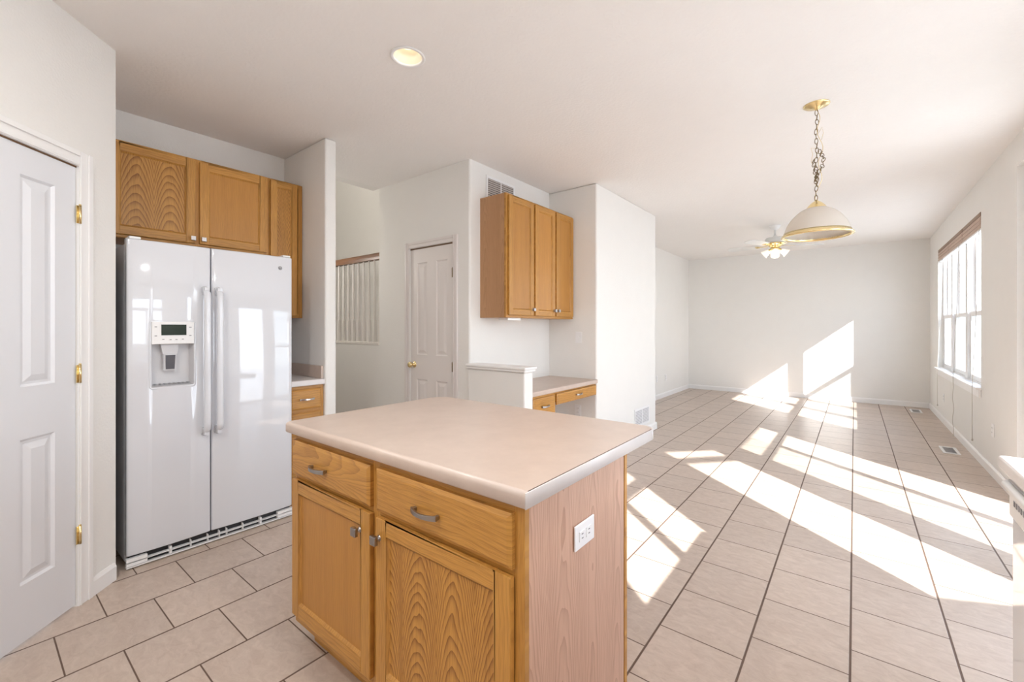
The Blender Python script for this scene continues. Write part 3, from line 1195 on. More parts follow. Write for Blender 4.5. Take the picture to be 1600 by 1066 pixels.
def fridge_door(name, x0, x1, z0, z1, hole=None, th=0.060):
    mb = MB()
    nx = 14
    xs = [x0 + (x1 - x0) * i / nx for i in range(nx + 1)]
    zs = [z0, z1]
    if hole:
        hx0, hx1, hz0, hz1, hd = hole
        xs = sorted(set([round(x, 5) for x in xs if min(abs(x - hx0), abs(x - hx1)) > 0.008] + [hx0, hx1]))
        zs = [z0, hz0, hz1, z1]

    def fy(x):
        t = (x - x0) / (x1 - x0) * 2 - 1
        c = 0.010 * (t * t) ** 1.0
        # rolled vertical edges
        e = min(x - x0, x1 - x)
        r = 0.010
        if e < r:
            c += r - math.sqrt(max(0, r * r - (r - e) ** 2))
        return c
    xs = sorted(set(xs + [x0 + 0.002, x0 + 0.005, x0 + 0.010, x1 - 0.010, x1 - 0.005, x1 - 0.002]))
    # front
    idx = {}
    vs = []
    rz = 0.008
    zrow = [z0, z0 + 0.003, z0 + rz] + zs[1:-1] + [z1 - rz, z1 - 0.003, z1]

    def zy(z):
        e = min(z - z0, z1 - z)
        return (rz - math.sqrt(max(0, rz * rz - (rz - e) ** 2))) if e < rz else 0
    for i, x in enumerate(xs):
        for j, z in enumerate(zrow):
            idx[i, j] = len(vs)
            vs.append((x, fy(x) + zy(z), z))
    fs = []
    for i in range(len(xs) - 1):
        for j in range(len(zrow) - 1):
            cx, cz = (xs[i] + xs[i + 1]) / 2, (zrow[j] + zrow[j + 1]) / 2
            if hole and hx0 < cx < hx1 and hz0 < cz < hz1:
                continue
            fs.append((idx[i, j], idx[i + 1, j], idx[i + 1, j + 1], idx[i, j + 1]))
    mb.add(vs, fs, 0, True)
    # sides / back
    nX, nZ = len(xs) - 1, len(zrow) - 1
    mb.add([vs[idx[0, j]] for j in range(nZ + 1)] + [(x0, th, zrow[j]) for j in range(nZ + 1)],
           [(j, j + 1, nZ + 2 + j, nZ + 1 + j) for j in range(nZ)], 0)
    mb.add([vs[idx[nX, j]] for j in range(nZ + 1)] + [(x1, th, zrow[j]) for j in range(nZ + 1)],
           [(j, j + 1, nZ + 2 + j, nZ + 1 + j) for j in range(nZ)], 0)
    for jz in (0, nZ):
        mb.add([vs[idx[i, jz]] for i in range(nX + 1)] + [(xs[i], th, zrow[jz]) for i in range(nX + 1)],
               [(i, i + 1, nX + 2 + i, nX + 1 + i) for i in range(nX)], 0)
    mb.add([(x0, th, z0), (x1, th, z0), (x1, th, z1), (x0, th, z1)], [(0, 1, 2, 3)], 0)
    if hole:
        # recess walls
        f0, f1 = fy(hx0), fy(hx1)
        A = [(hx0, f0, hz0), (hx1, f1, hz0), (hx1, f1, hz1), (hx0, f0, hz1)]
        s2 = 0.012
        B = [(hx0 + s2, hd, hz0 + s2), (hx1 - s2, hd, hz0 + s2), (hx1 - s2, hd, hz1), (hx0 + s2, hd, hz1)]
        mb.add(A + B, [(k, (k + 1) % 4, 4 + (k + 1) % 4, 4 + k) for k in range(4)] + [(4, 5, 6, 7)], 1)
    return mb.build(name, [M['fridge'], M['lightgrey']], fr)


SPL = 0.389
ld = fridge_door('freezer_door', 0.002, SPL - 0.002, 0.068, 1.778, hole=(0.104, 0.300, 0.966, 1.205, 0.052))
rd = fridge_door('refrigerator_door', SPL + 0.003, FWd - 0.002, 0.068, 1.778)
# dispenser: control panel, bezel, lever
mb = MB()


def rr_tube(mb, x0, x1, z0, z1, r, y, rad, n=6):
    pts = []
    for cx, cz, a0 in ((x1 - r, z1 - r, 0), (x0 + r, z1 - r, PI / 2), (x0 + r, z0 + r, PI), (x1 - r, z0 + r, 1.5 * PI)):
        for j in range(n + 1):
            a = a0 + PI / 2 * j / n
            pts.append((cx + r * math.cos(a), y, cz + r * math.sin(a)))
    mb.tube(pts, rad, 8, closed=True)


rr_tube(mb, 0.098, 0.306, 0.958, 1.336, 0.016, 0.006, 0.006)
reparent(mb.build('dispenser_bezel', M['fridge'], fr), ld)
mb = MB()
mb.box(0.104, 0.300, -0.004, 0.012, 1.205, 1.331, 0)
cp = reparent(mb.build('control_panel', M['whiteplastic'], fr, bevel=0.003), ld)
mb = MB()
mb.box(0.146, 0.262, -0.0055, -0.003, 1.255, 1.315, 0)
reparent(mb.build('display', plain('lcd_display', (0.015, 0.03, 0.022), 0.08), fr), ld)
for (bx, bz, bw) in [(0.122, 1.302, 0.010), (0.122, 1.252, 0.010), (0.281, 1.300, 0.011), (0.281, 1.252, 0.010),
                     (0.155, 1.232, 0.009), (0.188, 1.230, 0.009), (0.215, 1.230, 0.009), (0.245, 1.232, 0.009)]:
    mb = MB()
    mb.box(bx - bw, bx + bw, -0.0052, -0.0038, bz - 0.007, bz + 0.007, 0)
    mb.box(bx - bw * 0.55, bx + bw * 0.55, -0.0056, -0.0051, bz - 0.0025, bz + 0.0025, 1)
    reparent(mb.build('button', [M['whiteplastic'], M['grey_mark']], fr, bevel=0.0006, seg=1), ld)
mb = MB()
mb.hexa([(0.158, 0.020, 1.150), (0.226, 0.020, 1.150), (0.158, 0.050, 1.150), (0.226, 0.050, 1.150),
         (0.148, 0.016, 1.204), (0.232, 0.016, 1.204), (0.148, 0.050, 1.204), (0.232, 0.050, 1.204)], 0)
mb.hexa([(0.162, 0.018, 1.055), (0.218, 0.018, 1.055), (0.162, 0.045, 1.055), (0.218, 0.045, 1.055),
         (0.160, 0.012, 1.150), (0.220, 0.012, 1.150), (0.160, 0.045, 1.150), (0.220, 0.045, 1.150)], 0)
mb.hexa([(0.171, 0.0145, 1.062), (0.211, 0.0145, 1.062), (0.171, 0.020, 1.062), (0.211, 0.020, 1.062),
         (0.169, 0.0065, 1.142), (0.213, 0.0065, 1.142), (0.169, 0.012, 1.142), (0.213, 0.012, 1.142)], 1)
reparent(mb.build('dispenser_lever', [M['lightgrey'], M['grey']], fr), ld)
mb = MB()
for k in range(8):
    x = 0.122 + k * 0.0215
    mb.box(x, x + 0.012, 0.012, 0.050, 0.979, 0.9805)
reparent(mb.build('drip_tray', M['grey_mark'], fr), ld)
# handles


def fridge_handle(door, x):
    mb = MB()
    pts, rs = [], []
    z0, z1 = 0.664, 1.535
    n = 24
    for i in range(n + 1):
        t = i / n
        z = z0 + (z1 - z0) * t
        e = min(t, 1 - t)
        out = 0.052 * min(1, (e / 0.045) ** 0.6) if e < 0.045 else 0.052
        pts.append((x, -out + 0.004, z))
        rs.append(0.0175 if e > 0.03 else 0.0155)
    mb.tube(pts, rs, 12, flat=(1.05, 0.8))
    for z in (z0 + 0.02, z1 - 0.02):
        mb.box(x - 0.012, x + 0.012, -0.04, 0.006, z - 0.02, z + 0.02)
    return reparent(mb.build('handle', M['fridge'], fr), door)


fridge_handle(ld, 0.354)
fridge_handle(rd, 0.420)
# round badge, upper right of the right door
mb = MB()
RM = Matrix.Rotation(PI / 2, 4, 'X')
bx, bz = 0.787, 1.700
mb.lathe([(0.0, 0.0022), (0.0125, 0.002), (0.0135, 0.0)], (bx, 0.003, bz), 28, 0, M4=RM)
mb.tube([(bx + 0.0098 * math.cos(a * PI / 12), 0.0005, bz + 0.0098 * math.sin(a * PI / 12)) for a in range(24)], 0.0011, 6, 1, closed=True)
for s_ in (-1, 1):
    mb.tube([(bx + s_ * 0.0035 + 0.0028 * math.cos(a * PI / 6 * s_ + 0.6), 0.0004, bz + 0.0042 * math.sin(a * PI / 6 * s_ + 0.6)) for a in range(10)], 0.0007, 6, 1)
reparent(mb.build('badge', [M['lightgrey'], M['grey']], fr), rd)
# hinge caps
for x in (0.012, FWd - 0.062):
    box('hinge_cap', x, x + 0.05, 0.012, 0.10, 1.7785, 1.792, M['whiteplastic'], fr, bevel=0.004)
# toe grille
mb = MB()
mb.box(0.0, FWd, 0.004, 0.03, 0.007, 0.013, 0)
mb.box(0.0, FWd, 0.004, 0.03, 0.034, 0.0375, 0)
mb.box(0.0, 0.088, 0.004, 0.03, 0.016, 0.056, 0)
mb.box(FWd - 0.10, FWd, 0.004, 0.03, 0.016, 0.056, 0)
for x in (0.185, 0.285, 0.370, 0.430, 0.470, 0.56, 0.66):
    wv = 0.012 if x in (0.185, 0.66) else 0.004
    mb.box(x, x + wv, 0.004, 0.03, 0.016, 0.056, 0)
mb.box(0.01, FWd - 0.01, 0.03, 0.05, 0.008, 0.060, 1)
mb.build('toe_grille', [M['whiteplastic'], M['black']], fr)
for x in (0.10, FWd - 0.10):
    for y in (0.12, 0.65):
        mb = MB()
        mb.lathe([(0.010, 0.0), (0.010, 0.02)], (x, y, 0), 14, cap=True)
        mb.build('levelling_foot', M['grey'], fr)

# ------------------------------------------------------------------ cabinets over the refrigerator


def wall_cabinet(label, loc, w, h, depth, side='oak_plain'):
    """local: x width, y 0 front .. depth back, z 0..h; face frame is the front 0.019"""
    t = thing('wall_cabinet', label, 'cabinet', loc, PI / 2)
    mb = MB()
    mb.box(0.0, w, 0.020, depth, 0.0, h, 0)
    mb.build('carcass', M[side], t, bevel=0.001, seg=1)
    return t


def face(t, w, h, xs, fw=0.03):
    """face frame with vertical stiles centred at xs"""
    mb = MB()
    for x in xs:
        mb.box(x[0], x[1], 0, 0.0195, 0, h, 0)
    for i in range(len(xs) - 1):
        mb.box(xs[i][1], xs[i + 1][0], 0, 0.0195, 0, 0.032, 1)
        mb.box(xs[i][1], xs[i + 1][0], 0, 0.0195, h - 0.032, h, 1)
        mb.box(xs[i][1], xs[i + 1][0], 0.012, 0.0195, 0.032, h - 0.032, 0)
    return mb.build('face_frame', [M['oak_v'], M['oak_h']], t, bevel=0.001, seg=1)


XF = -3.47
c1_ = wall_cabinet('wide two-door honey oak wall cabinet mounted above the white refrigerator', (XF, 0.497, 1.845), 0.928, 0.583, 0.330)
face(c1_, 0.928, 0.583, [(0, 0.05), (0.45, 0.50), (0.893, 0.928)])
cab_door(c1_, 0.028, 0.463, 0.016, 0.568, 'oak_cath_wide', (0.445, 0.045), knob_m='chrome')
cab_door(c1_, 0.487, 0.912, 0.016, 0.568, 'oak_plain', (0.505, 0.045), knob_m='chrome')
c2_ = wall_cabinet('tall narrow honey oak wall cabinet between refrigerator and white wing wall', (XF, 1.426, 1.374), 0.254, 1.054, 0.330)
face(c2_, 0.254, 1.054, [(0, 0.02), (0.22, 0.254)])
cab_door(c2_, 0.008, 0.208, 0.016, 1.040, 'oak_cath', None, fw=0.045)

# ------------------------------------------------------------------ base cabinet right of the refrigerator
b1 = thing('base_cabinet', 'narrow oak base cabinet with drawers between refrigerator and wing wall', 'cabinet', (-3.145, 1.420, 0), PI / 2)
mb = MB()
mb.box(0, 0.262, 0.02, 0.64, 0.10, 0.874)
mb.box(0, 0.262, 0.075, 0.64, 0.0, 0.10)
mb.build('carcass', M['oak_plain'], b1)
mb = MB()
mb.box(0, 0.018, 0, 0.0195, 0.10, 0.874, 0)
mb.box(0.232, 0.262, 0, 0.0195, 0.10, 0.874, 0)
mb.box(0.018, 0.232, 0, 0.0195, 0.10, 0.874, 1)
mb.build('face_frame', [M['oak_v'], M['oak_h']], b1)
for z0_, z1_ in ((0.705, 0.850), (0.520, 0.680), (0.335, 0.495), (0.13, 0.31)):
    drawer_front(b1, 0.012, 0.238, z0_, z1_, pull=(0.0, (z0_ + z1_) / 2, 'chrome'))
c3 = thing('nook_countertop', 'short beige laminate countertop with backsplash beside the refrigerator', 'countertop', (-3.13, 1.42, 0.874), PI / 2)
mb = MB()
mb.box(0, 0.263, -0.012, 0.668, 0, 0.040)
mb.build('worktop', M['counter_lit'], c3, bevel=0.006)
mb = MB()
mb.box(0, 0.242, 0.640, 0.668, 0.0405, 0.135)
mb.build('backsplash', M['counter'], c3, bevel=0.003)
mb = MB()
mb.box(0.244, 0.263, 0.015, 0.668, 0.0405, 0.135)
mb.build('side_splash', M['counter'], c3, bevel=0.003)

# ------------------------------------------------------------------ desk niche: wall cabinet, desk
dc = wall_cabinet('three-door honey oak wall cabinet hanging above the built-in desk', (-2.27, 2.79, 1.382), 1.086, 1.040, 0.290, side='oak_side_x')
face(dc, 1.086, 1.040, [(0, 0.035), (0.375, 0.405), (0.725, 0.755), (1.055, 1.086)])
cab_door(dc, 0.022, 0.378, 0.022, 1.025, 'oak_plain', (0.358, 0.075), fw=0.05)
cab_door(dc, 0.402, 0.728, 0.022, 1.025, 'oak_plain', (0.708, 0.075), fw=0.05)
cab_door(dc, 0.752, 1.068, 0.022, 1.025, 'oak_plain', (0.772, 0.075), fw=0.05)
uc = thing('under_cabinet_light', 'small white light bar under the desk wall cabinet', 'light', (-2.34, 2.93, 1.3815), 0)
mb = MB()
mb.box(-0.05, 0.05, -0.09, 0.09, -0.022, 0)
mb.build('housing', M['whiteplastic'], uc, bevel=0.004)

dk = thing('built_in_desk', 'built-in oak desk base with pencil drawer and drawer pedestal in the niche', 'desk', (-2.0, 2.75, 0), PI / 2)
mb = MB()
mb.box(0.0, 0.362, 0.02, 0.55, 0.09, 0.744)
mb.box(0.0, 0.362, 0.08, 0.55, 0.0, 0.09)
mb.build('pedestal', M['oak_plain'], dk)
mb = MB()
mb.box(0.0, 0.022, 0, 0.0195, 0.09, 0.744, 0)
mb.box(0.34, 0.372, 0, 0.0195, 0.09, 0.744, 0)
mb.box(0.022, 0.34, 0, 0.0195, 0.09, 0.744, 1)
mb.box(0.372, 1.11, 0, 0.0195, 0.735, 0.744, 1)
mb.build('face_frame', [M['oak_v'], M['oak_h']], dk)
drawer_front(dk, 0.03, 0.346, 0.555, 0.728, pull=(0, 0.655, 'nickel'))
drawer_front(dk, 0.03, 0.346, 0.33, 0.535, pull=(0, 0.435, 'nickel'))
drawer_front(dk, 0.03, 0.346, 0.11, 0.31, pull=(0, 0.21, 'nickel'))
drawer_front(dk, 0.378, 1.095, 0.640, 0.733, pull=(0, 0.690, 'nickel'))
mb = MB()
mb.box(0.385, 1.09, 0.02, 0.48, 0.655, 0.735)
mb.build('drawer_box', M['oak_plain'], dk)
mb = MB()
mb.box(-2.558, -1.985, 2.748, 3.878, 0.746, 0.786)
o = mb.build('desk_top', M['counter'], None, bevel=0.008, seg=3)
tag(o, 'beige laminate desk top spanning the niche beside the half wall', 'countertop')

# ------------------------------------------------------------------ vents


def grille(label, loc, rz, w, h, cols, slats, louver, frame='whiteplastic', name='wall_vent', cat='vent', tilt=None, duct='vent_dark', ov=0.36):
    """local plane xz, faces -y"""
    t = thing(name, label, cat, loc, rz)
    if tilt:
        t.rotation_euler = tilt
    mb = MB()
    b_ = 0.022
    rect = [(-w / 2, w / 2, -h / 2, -h / 2 + b_), (-w / 2, w / 2, h / 2 - b_, h / 2), (-w / 2, -w / 2 + b_, -h / 2 + b_, h / 2 - b_), (w / 2 - b_, w / 2, -h / 2 + b_, h / 2 - b_)]
    for r in rect:
        mb.box(r[0], r[1], -0.007, -0.0005, r[2], r[3])
    iw = (w - 2 * b_)
    for k in range(1, cols):
        x = -w / 2 + b_ + iw * k / cols
        mb.box(x - 0.007, x + 0.007, -0.007, -0.0005, -h / 2 + b_, h / 2 - b_)
    mb.build('frame', M[frame], t, bevel=0.0015, seg=1)
    box('duct_opening', -w / 2 + b_, w / 2 - b_, -0.0020, -0.0008, -h / 2 + b_, h / 2 - b_, M[duct], t)
    for c in range(cols):
        mb = MB()
        x0 = -w / 2 + b_ + iw * c / cols + (0.007 if c else 0)
        x1 = -w / 2 + b_ + iw * (c + 1) / cols - (0.007 if c < cols - 1 else 0)
        ih = h - 2 * b_
        for k in range(slats):
            z = -h / 2 + b_ + ih * (k + 0.5) / slats
            d = ih / slats * ov
            mb.hexa([(x0, -0.0065, z - d), (x1, -0.0065, z - d), (x0, -0.0050, z - d), (x1, -0.0050, z - d),
                     (x0, -0.0035, z + d), (x1, -0.0035, z + d), (x0, -0.0022, z + d), (x1, -0.0022, z + d)])
        mb.build('louvers', M[louver], t)
    return t


grille('white return air grille high on the wall above the desk wall cabinet', (-2.56, 3.07, 2.50), PI / 2, 0.41, 0.30, 2, 14, 'louver')
grille('white return air grille low on the partition wall behind the island corner', (-2.00, 5.04, 0.235), PI / 2, 0.46, 0.22, 2, 10, 'louver_white')
grille('cream floor register in the far right corner of the tiled floor', (0.745, 9.13, 0.0), 0, 0.13, 0.33, 1, 12, 'louver_white', name='floor_register', tilt=(-PI / 2, 0, 0), duct='louver', ov=0.42)
grille('cream floor register beside the right wall near the window', (0.785, 6.44, 0.0), 0, 0.13, 0.33, 1, 12, 'louver_white', name='floor_register', tilt=(-PI / 2, 0, 0), duct='louver', ov=0.42)

# ------------------------------------------------------------------ stair railing behind the closet wall corner
sr = thing('stair_railing', 'white baluster railing with dark wood handrail on the stair half wall', 'railing', (-3.85, 2.71, 1.115))
mb = MB()
prof = [(-0.03, -0.008), (0.03, -0.008), (0.033, 0.02), (0.030, 0.045), (0.018, 0.062), (-0.018, 0.062), (-0.030, 0.045), (-0.033, 0.02)]
vs = [(x, p[0], p[1] + 0.905) for x in (-2.3, -0.002) for p in prof]
n = len(prof)
mb.add(vs, [tuple(range(n)), tuple(range(2 * n - 1, n - 1, -1))] + [(i, (i + 1) % n, n + (i + 1) % n, n + i) for i in range(n)])
mb.build('handrail', M['rail_wood'], sr)
mb = MB()
mb.box(-2.3, 0, -0.058, 0.058, 0.0, 0.028)
mb.build('bottom_rail', M['rail_paint'], sr, bevel=0.004)
bal = None
for k in range(12):
    x = -0.058 - 0.1005 * k
    if bal is None:
        mb = MB()
        mb.box(-0.016, 0.016, -0.016, 0.016, 0, 0.235)
        mb.lathe([(0.015, 0.235), (0.010, 0.245), (0.016, 0.257), (0.010, 0.268), (0.0145, 0.29), (0.0155, 0.36), (0.0135, 0.55), (0.010, 0.78), (0.0095, 0.877)], (0, 0, 0), 12)
        bal = mb.build('baluster', M['rail_paint'], sr, origin=(0, 0, 0))
        bal.location = (x, 0, 0.028)
    else:
        c = bal.copy()
        COL.objects.link(c)
        c.location = (x, 0, 0.028)

# ------------------------------------------------------------------ right side: counter, dishwasher, base cabinet
dw = thing('dishwasher', 'white built-in dishwasher at the end of the right-hand counter', 'dishwasher', (0.362, 1.905, 0), -PI / 2)
# local: x -> world -Y, y -> world +X ; front faces -X
mb = MB()
mb.box(0.0, 0.60, 0.03, 0.57, 0.10, 0.868)
mb.build('tub', M['lightgrey'], dw)
mb = MB()
mb.box(0.004, 0.596, 0.0, 0.03, 0.115, 0.748)
mb.build('door', M['fridge'], dw, bevel=0.005)
mb = MB()
mb.box(0.004, 0.596, -0.006, 0.03, 0.752, 0.866, 0)
mb.box(0.02, 0.58, -0.012, -0.006, 0.835, 0.858, 1)
for k in range(5):
    mb.box(0.05 + k * 0.022, 0.062 + k * 0.022, -0.0075, -0.006, 0.790, 0.806, 2)
mb.build('control_panel', [M['whiteplastic'], M['lightgrey'], M['grey_mark']], dw, bevel=0.002)
mb = MB()
mb.tube([(0.03, -0.016, 0.846), (0.57, -0.016, 0.846)], 0.011, 12)
mb.build('handle', M['whiteplastic'], dw)
mb = MB()
mb.box(0.01, 0.59, 0.06, 0.07, 0.0, 0.11)
mb.build('kick_plate', M['whiteplastic'], dw)
ep = box('end_panel', 0.372, 0.948, 1.906, 1.925, 0.0, 0.872, M['whiteplastic'])
tag(ep, 'white end panel closing the right-hand counter beside the dishwasher', 'panel')
bc = thing('base_cabinet', 'oak base cabinet under the right-hand counter, nearer than the dishwasher', 'cabinet', (0.362, 1.300, 0), -PI / 2)
mb = MB()
mb.box(0.0, 1.8, 0.02, 0.585, 0.10, 0.872)
mb.box(0.0, 1.8, 0.08, 0.585, 0.0, 0.10)
mb.build('carcass', M['oak_plain'], bc)
for k in range(3):
    cab_door(bc, 0.02 + k * 0.6, 0.58 + k * 0.6, 0.13, 0.69, 'oak_cath', (0.05 + k * 0.6, 0.63), y=0.02)
    drawer_front(bc, 0.02 + k * 0.6, 0.58 + k * 0.6, 0.71, 0.85, y=0.02, pull=(0, 0.78, 'nickel'))
mb = MB()
mb.box(0.340, 0.948, -0.52, 1.943, 0.874, 0.914)
o = mb.build('sink_countertop', M['counter_lit'], None, bevel=0.008, seg=3)
tag(o, 'laminate countertop with daylight in its pale colour running along the right wall above the dishwasher', 'countertop')

# ------------------------------------------------------------------ window blinds, raised
for (a, b_, lab, cy, zc) in ((6.06, 6.94, 'raised tan fabric blind over the window unit nearest the kitchen', 6.085, 0.22),
                             (6.96, 7.85, 'raised tan fabric blind over the middle window unit', 7.13, 0.06),
                             (7.87, 8.73, 'raised tan fabric blind over the window unit nearest the far corner', 8.34, 0.24)):
    t = thing('window_blind', lab, 'blind', (0.965, (a + b_) / 2, 2.40), 0, 'raised blinds on the triple window')
    h = (b_ - a) / 2
    box('head_rail', -0.018, 0.018, -h, h, -0.028, 0.008, M['blind_rail'], t)
    mb = MB()
    for k in range(6):
        z = -0.030 - k * 0.020
        mb.box(-0.016 - 0.004 * (k % 2), 0.016, -h + 0.004, h - 0.004, z - 0.019, z)
    mb.build('fabric', M['blind'], t, bevel=0.003, seg=1)
    box('bottom_rail', -0.016, 0.016, -h, h, -0.168, -0.150, M['whiteplastic'], t)
    mb = MB()
    yy = cy - (a + b_) / 2
    xc = 0.898 - 0.965
    zc_ = zc - 2.40
    pts = [(-0.02, yy, -0.15), (-0.03, yy, -0.7), (xc, yy, -1.67)]
    if zc < 0.1:
        for k in range(10):
            pts.append((xc + 0.004 * math.sin(k * 1.7), yy + 0.012 * math.sin(k * 1.1), -1.67 + (zc_ + 1.67) * (k + 1) / 10))
    else:
        pts.append((xc, yy, zc_))
    mb.tube(pts, 0.0028, 6)
    mb.lathe([(0.003, 0.0), (0.007, -0.012), (0.007, -0.022), (0.002, -0.028)], (xc if zc > 0.1 else pts[-1][0], pts[-1][1], pts[-1][2]), 10)
    mb.build('cord', M['cord'], t)

# ------------------------------------------------------------------ recessed can light
rc = thing('recessed_light', 'round recessed ceiling light with cream baffle, lit, above the island', 'ceiling light', (CAN[0], CAN[1], CEIL))
mb = MB()
mb.lathe([(0.074, 0.001), (0.090, -0.001), (0.0905, -0.004), (0.086, -0.0065), (0.076, -0.006), (0.073, -0.002), (0.073, 0.004)], (0, 0, 0), 48)
mb.build('trim_ring', M['whiteplastic'], rc)
mb = MB()
mb.lathe([(0.074, 0.0), (0.062, 0.045), (0.056, 0.075), (0.056, 0.115), (0.0, 0.116)], (0, 0, 0), 48)
mb.build('baffle', M['baffle'], rc)
mb = MB()
mb.lathe([(0.0, 0.055), (0.03, 0.057), (0.046, 0.066), (0.050, 0.080), (0.04, 0.10), (0.0, 0.114)], (0, 0, 0), 32)
mb.build('bulb', M['can_bulb'], rc)


def spot(name, x, y, z, power, size=2.2):
    d = bpy.data.lights.new(name, 'AREA')
    d.shape = 'DISK'
    d.size = 0.11
    d.energy = power
    d.color = (1.0, 0.975, 0.94)
    d.spread = PI
    o = bpy.data.objects.new(name, d)
    COL.objects.link(o)
    o.location = (x, y, z)
    return o


spot('recessed_light_lamp', CAN[0], CAN[1], CEIL + 0.050, 0.06).data.size = 0.06
for (x, y, lab) in ((-1.30, -0.25, 'added unseen recessed fill light behind the camera, nearest the pantry wall'),
                    (-0.10, 0.85, 'added unseen recessed fill light just above the camera, nearest the sink counter'),
                    (-0.45, -1.2, 'added unseen recessed fill light behind the camera, farthest from the island')):
    t = thing('recessed_light', lab, 'ceiling light', (x, y, CEIL))  # cans added out of view as fill for the kitchen
    mb = MB()
    mb.lathe([(0.0, -0.001), (0.074, -0.001), (0.090, -0.001), (0.0905, -0.004), (0.086, -0.0065), (0.076, -0.006)], (0, 0, 0), 32)
    mb.build('trim_ring', M['whiteplastic'], t)
    spot('recessed_light_lamp', x, y, CEIL - 0.010, FILL_CAN_POWER)

# ------------------------------------------------------------------ pendant lamp
px_, py_ = -0.192, 3.40
pl = thing('pendant_lamp', 'brass chain pendant lamp with white glass dome shade', 'pendant lamp', (px_, py_, CEIL))
mb = MB()
mb.lathe([(0.0, -0.034), (0.010, -0.032), (0.022, -0.022), (0.040, -0.014), (0.066, -0.008), (0.072, -0.004), (0.072, 0.0)], (0, 0, 0), 40)
mb.build('canopy', M['brass'], pl)


def link(mb, c, L=0.019, w=0.0085, r=0.0022, ax=0, tilt=0.0):
    pts = []
    for k in range(16):
        a = 2 * PI * k / 16
        u, v = w * math.cos(a), L * math.sin(a)
        p = Vector((u, 0, v)) if ax == 0 else Vector((0, u, v))
        p = Matrix.Rotation(tilt, 3, 'Y') @ Matrix.Rotation(tilt * 0.5, 3, 'X') @ p
        pts.append((c[0] + p.x, c[1] + p.y, c[2] + p.z))
    mb.tube(pts, r, 6, closed=True)


mb = MB()
z = -0.050
k = 0
rot = 0.7
while z > -0.615:
    link(mb, (0.003 * math.sin(k), 0, z), ax=k % 2, tilt=0.15 * math.sin(k * 2.1))
    z -= 0.0305
    k += 1
mb.build('chain', M['brass_dark'], pl)
mb = MB()
for k in range(14):
    a = k / 13
    z = -0.30 - 0.21 * a
    xx = 0.020 * math.sin(a * 5.2) + 0.016
    link(mb, (xx, 0.012 * math.cos(k), z), L=0.014, ax=k % 2, tilt=0.6 * math.sin(k * 1.9))
for k in range(6):
    link(mb, (-0.016 + 0.003 * k, -0.008, -0.36 - 0.024 * k), L=0.014, ax=(k + 1) % 2, tilt=0.5)
mb.build('spare_chain', M['brass_dark'], pl)
mb = MB()
cpts = [(0.0, 0.0, -0.03)]
for k in range(1, 30):
    a = k / 30
    cpts.append((0.012 * math.sin(a * 19) + 0.022 * math.sin(a * PI), 0.010 * math.cos(a * 15), -0.03 - 0.60 * a))
mb.tube(cpts, 0.0016, 6)
mb.tube([(0.0, 0, -0.20), (0.03, 0, -0.15), (0.036, 0, -0.19), (0.026, 0, -0.23)], 0.0012, 5)
mb.tube([(0.0, 0, -0.28), (-0.03, 0, -0.27), (-0.02, 0, -0.31), (-0.028, 0, -0.36), (-0.01, 0, -0.40)], 0.0012, 5)
mb.build('cord', M['brass'], pl)
zt = 2.098 - CEIL
mb = MB()
mb.lathe([(0.004, zt + 0.022), (0.010, zt + 0.014), (0.026, zt + 0.004), (0.044, zt - 0.014), (0.058, zt - 0.034), (0.063, zt - 0.040), (0.058, zt - 0.042), (0.0, zt - 0.032)], (0, 0, 0), 36)
mb.build('cap', M['brass'], pl)
mb = MB()
prof = []
R_, H_ = 0.180, 0.205
for j in range(15):
    a = j / 14
    ang = math.acos(max(-1, 1 - a * 1.0)) if False else a * PI / 2
    t_ = math.sin(ang)
    r = 0.058 + (R_ - 0.058) * t_
    z = zt - 0.034 - (H_ - 0.034) * (0.34 * t_ ** 1.2 + 0.66 * (1 - math.cos(ang)))
    prof.append((r, z))
inner = [(r - 0.004, z - 0.001) for r, z in prof[::-1]]
mb.lathe(prof + inner, (0, 0, 0), 56)
sh = mb.build('shade', M['shade'], pl)
sh['label'] = 'white alabaster glass dome'
mb = MB()
zr = zt - H_
mb.lathe([(R_ - 0.003, zr + 0.020), (R_ + 0.0015, zr + 0.020), (R_ + 0.003, zr + 0.008), (R_ + 0.014, zr + 0.002), (R_ + 0.016, zr - 0.006), (R_ + 0.004, zr - 0.010), (R_ - 0.005, zr - 0.004), (R_ - 0.003, zr + 0.020)], (0, 0, 0), 64)
mb.build('rim', M['brass'], pl)
mb = MB()
mb.lathe([(0.018, zt - 0.03), (0.018, zt - 0.075), (0.014, zt - 0.08)], (0, 0, 0), 20)
mb.build('socket', M['brass'], pl)
mb = MB()
mb.lathe([(0.013, zt - 0.08), (0.018, zt - 0.095), (0.030, zt - 0.125), (0.030, zt - 0.145), (0.018, zt - 0.165), (0.0, zt - 0.171)], (0, 0, 0), 24)
mb.build('bulb', M['whiteplastic'], pl)

# ------------------------------------------------------------------ ceiling fan
fx_, fy_ = -0.879, 7.09
cf = thing('ceiling_fan', 'white ceiling fan with brass trim and lit tulip lights in the far room', 'ceiling fan', (fx_, fy_, CEIL))
mb = MB()
mb.lathe([(0.070, 0.0), (0.068, -0.012), (0.050, -0.040), (0.022, -0.062), (0.0, -0.064)], (0, 0, 0), 32)
mb.build('canopy', M['whiteplastic'], cf)
mb = MB()
mb.lathe([(0.013, -0.05), (0.013, -0.16)], (0, 0, 0), 16, cap=True)
mb.lathe([(0.02, -0.135), (0.03, -0.15), (0.035, -0.165)], (0, 0, 0), 20)
mb.build('downrod', M['fan_white'], cf)
mb = MB()
mb.lathe([(0.0, -0.158), (0.06, -0.160), (0.112, -0.172), (0.124, -0.190), (0.124, -0.238), (0.110, -0.252), (0.0, -0.256)], (0, 0, 0), 40)
mb.build('motor_housing', M['fan_white'], cf)
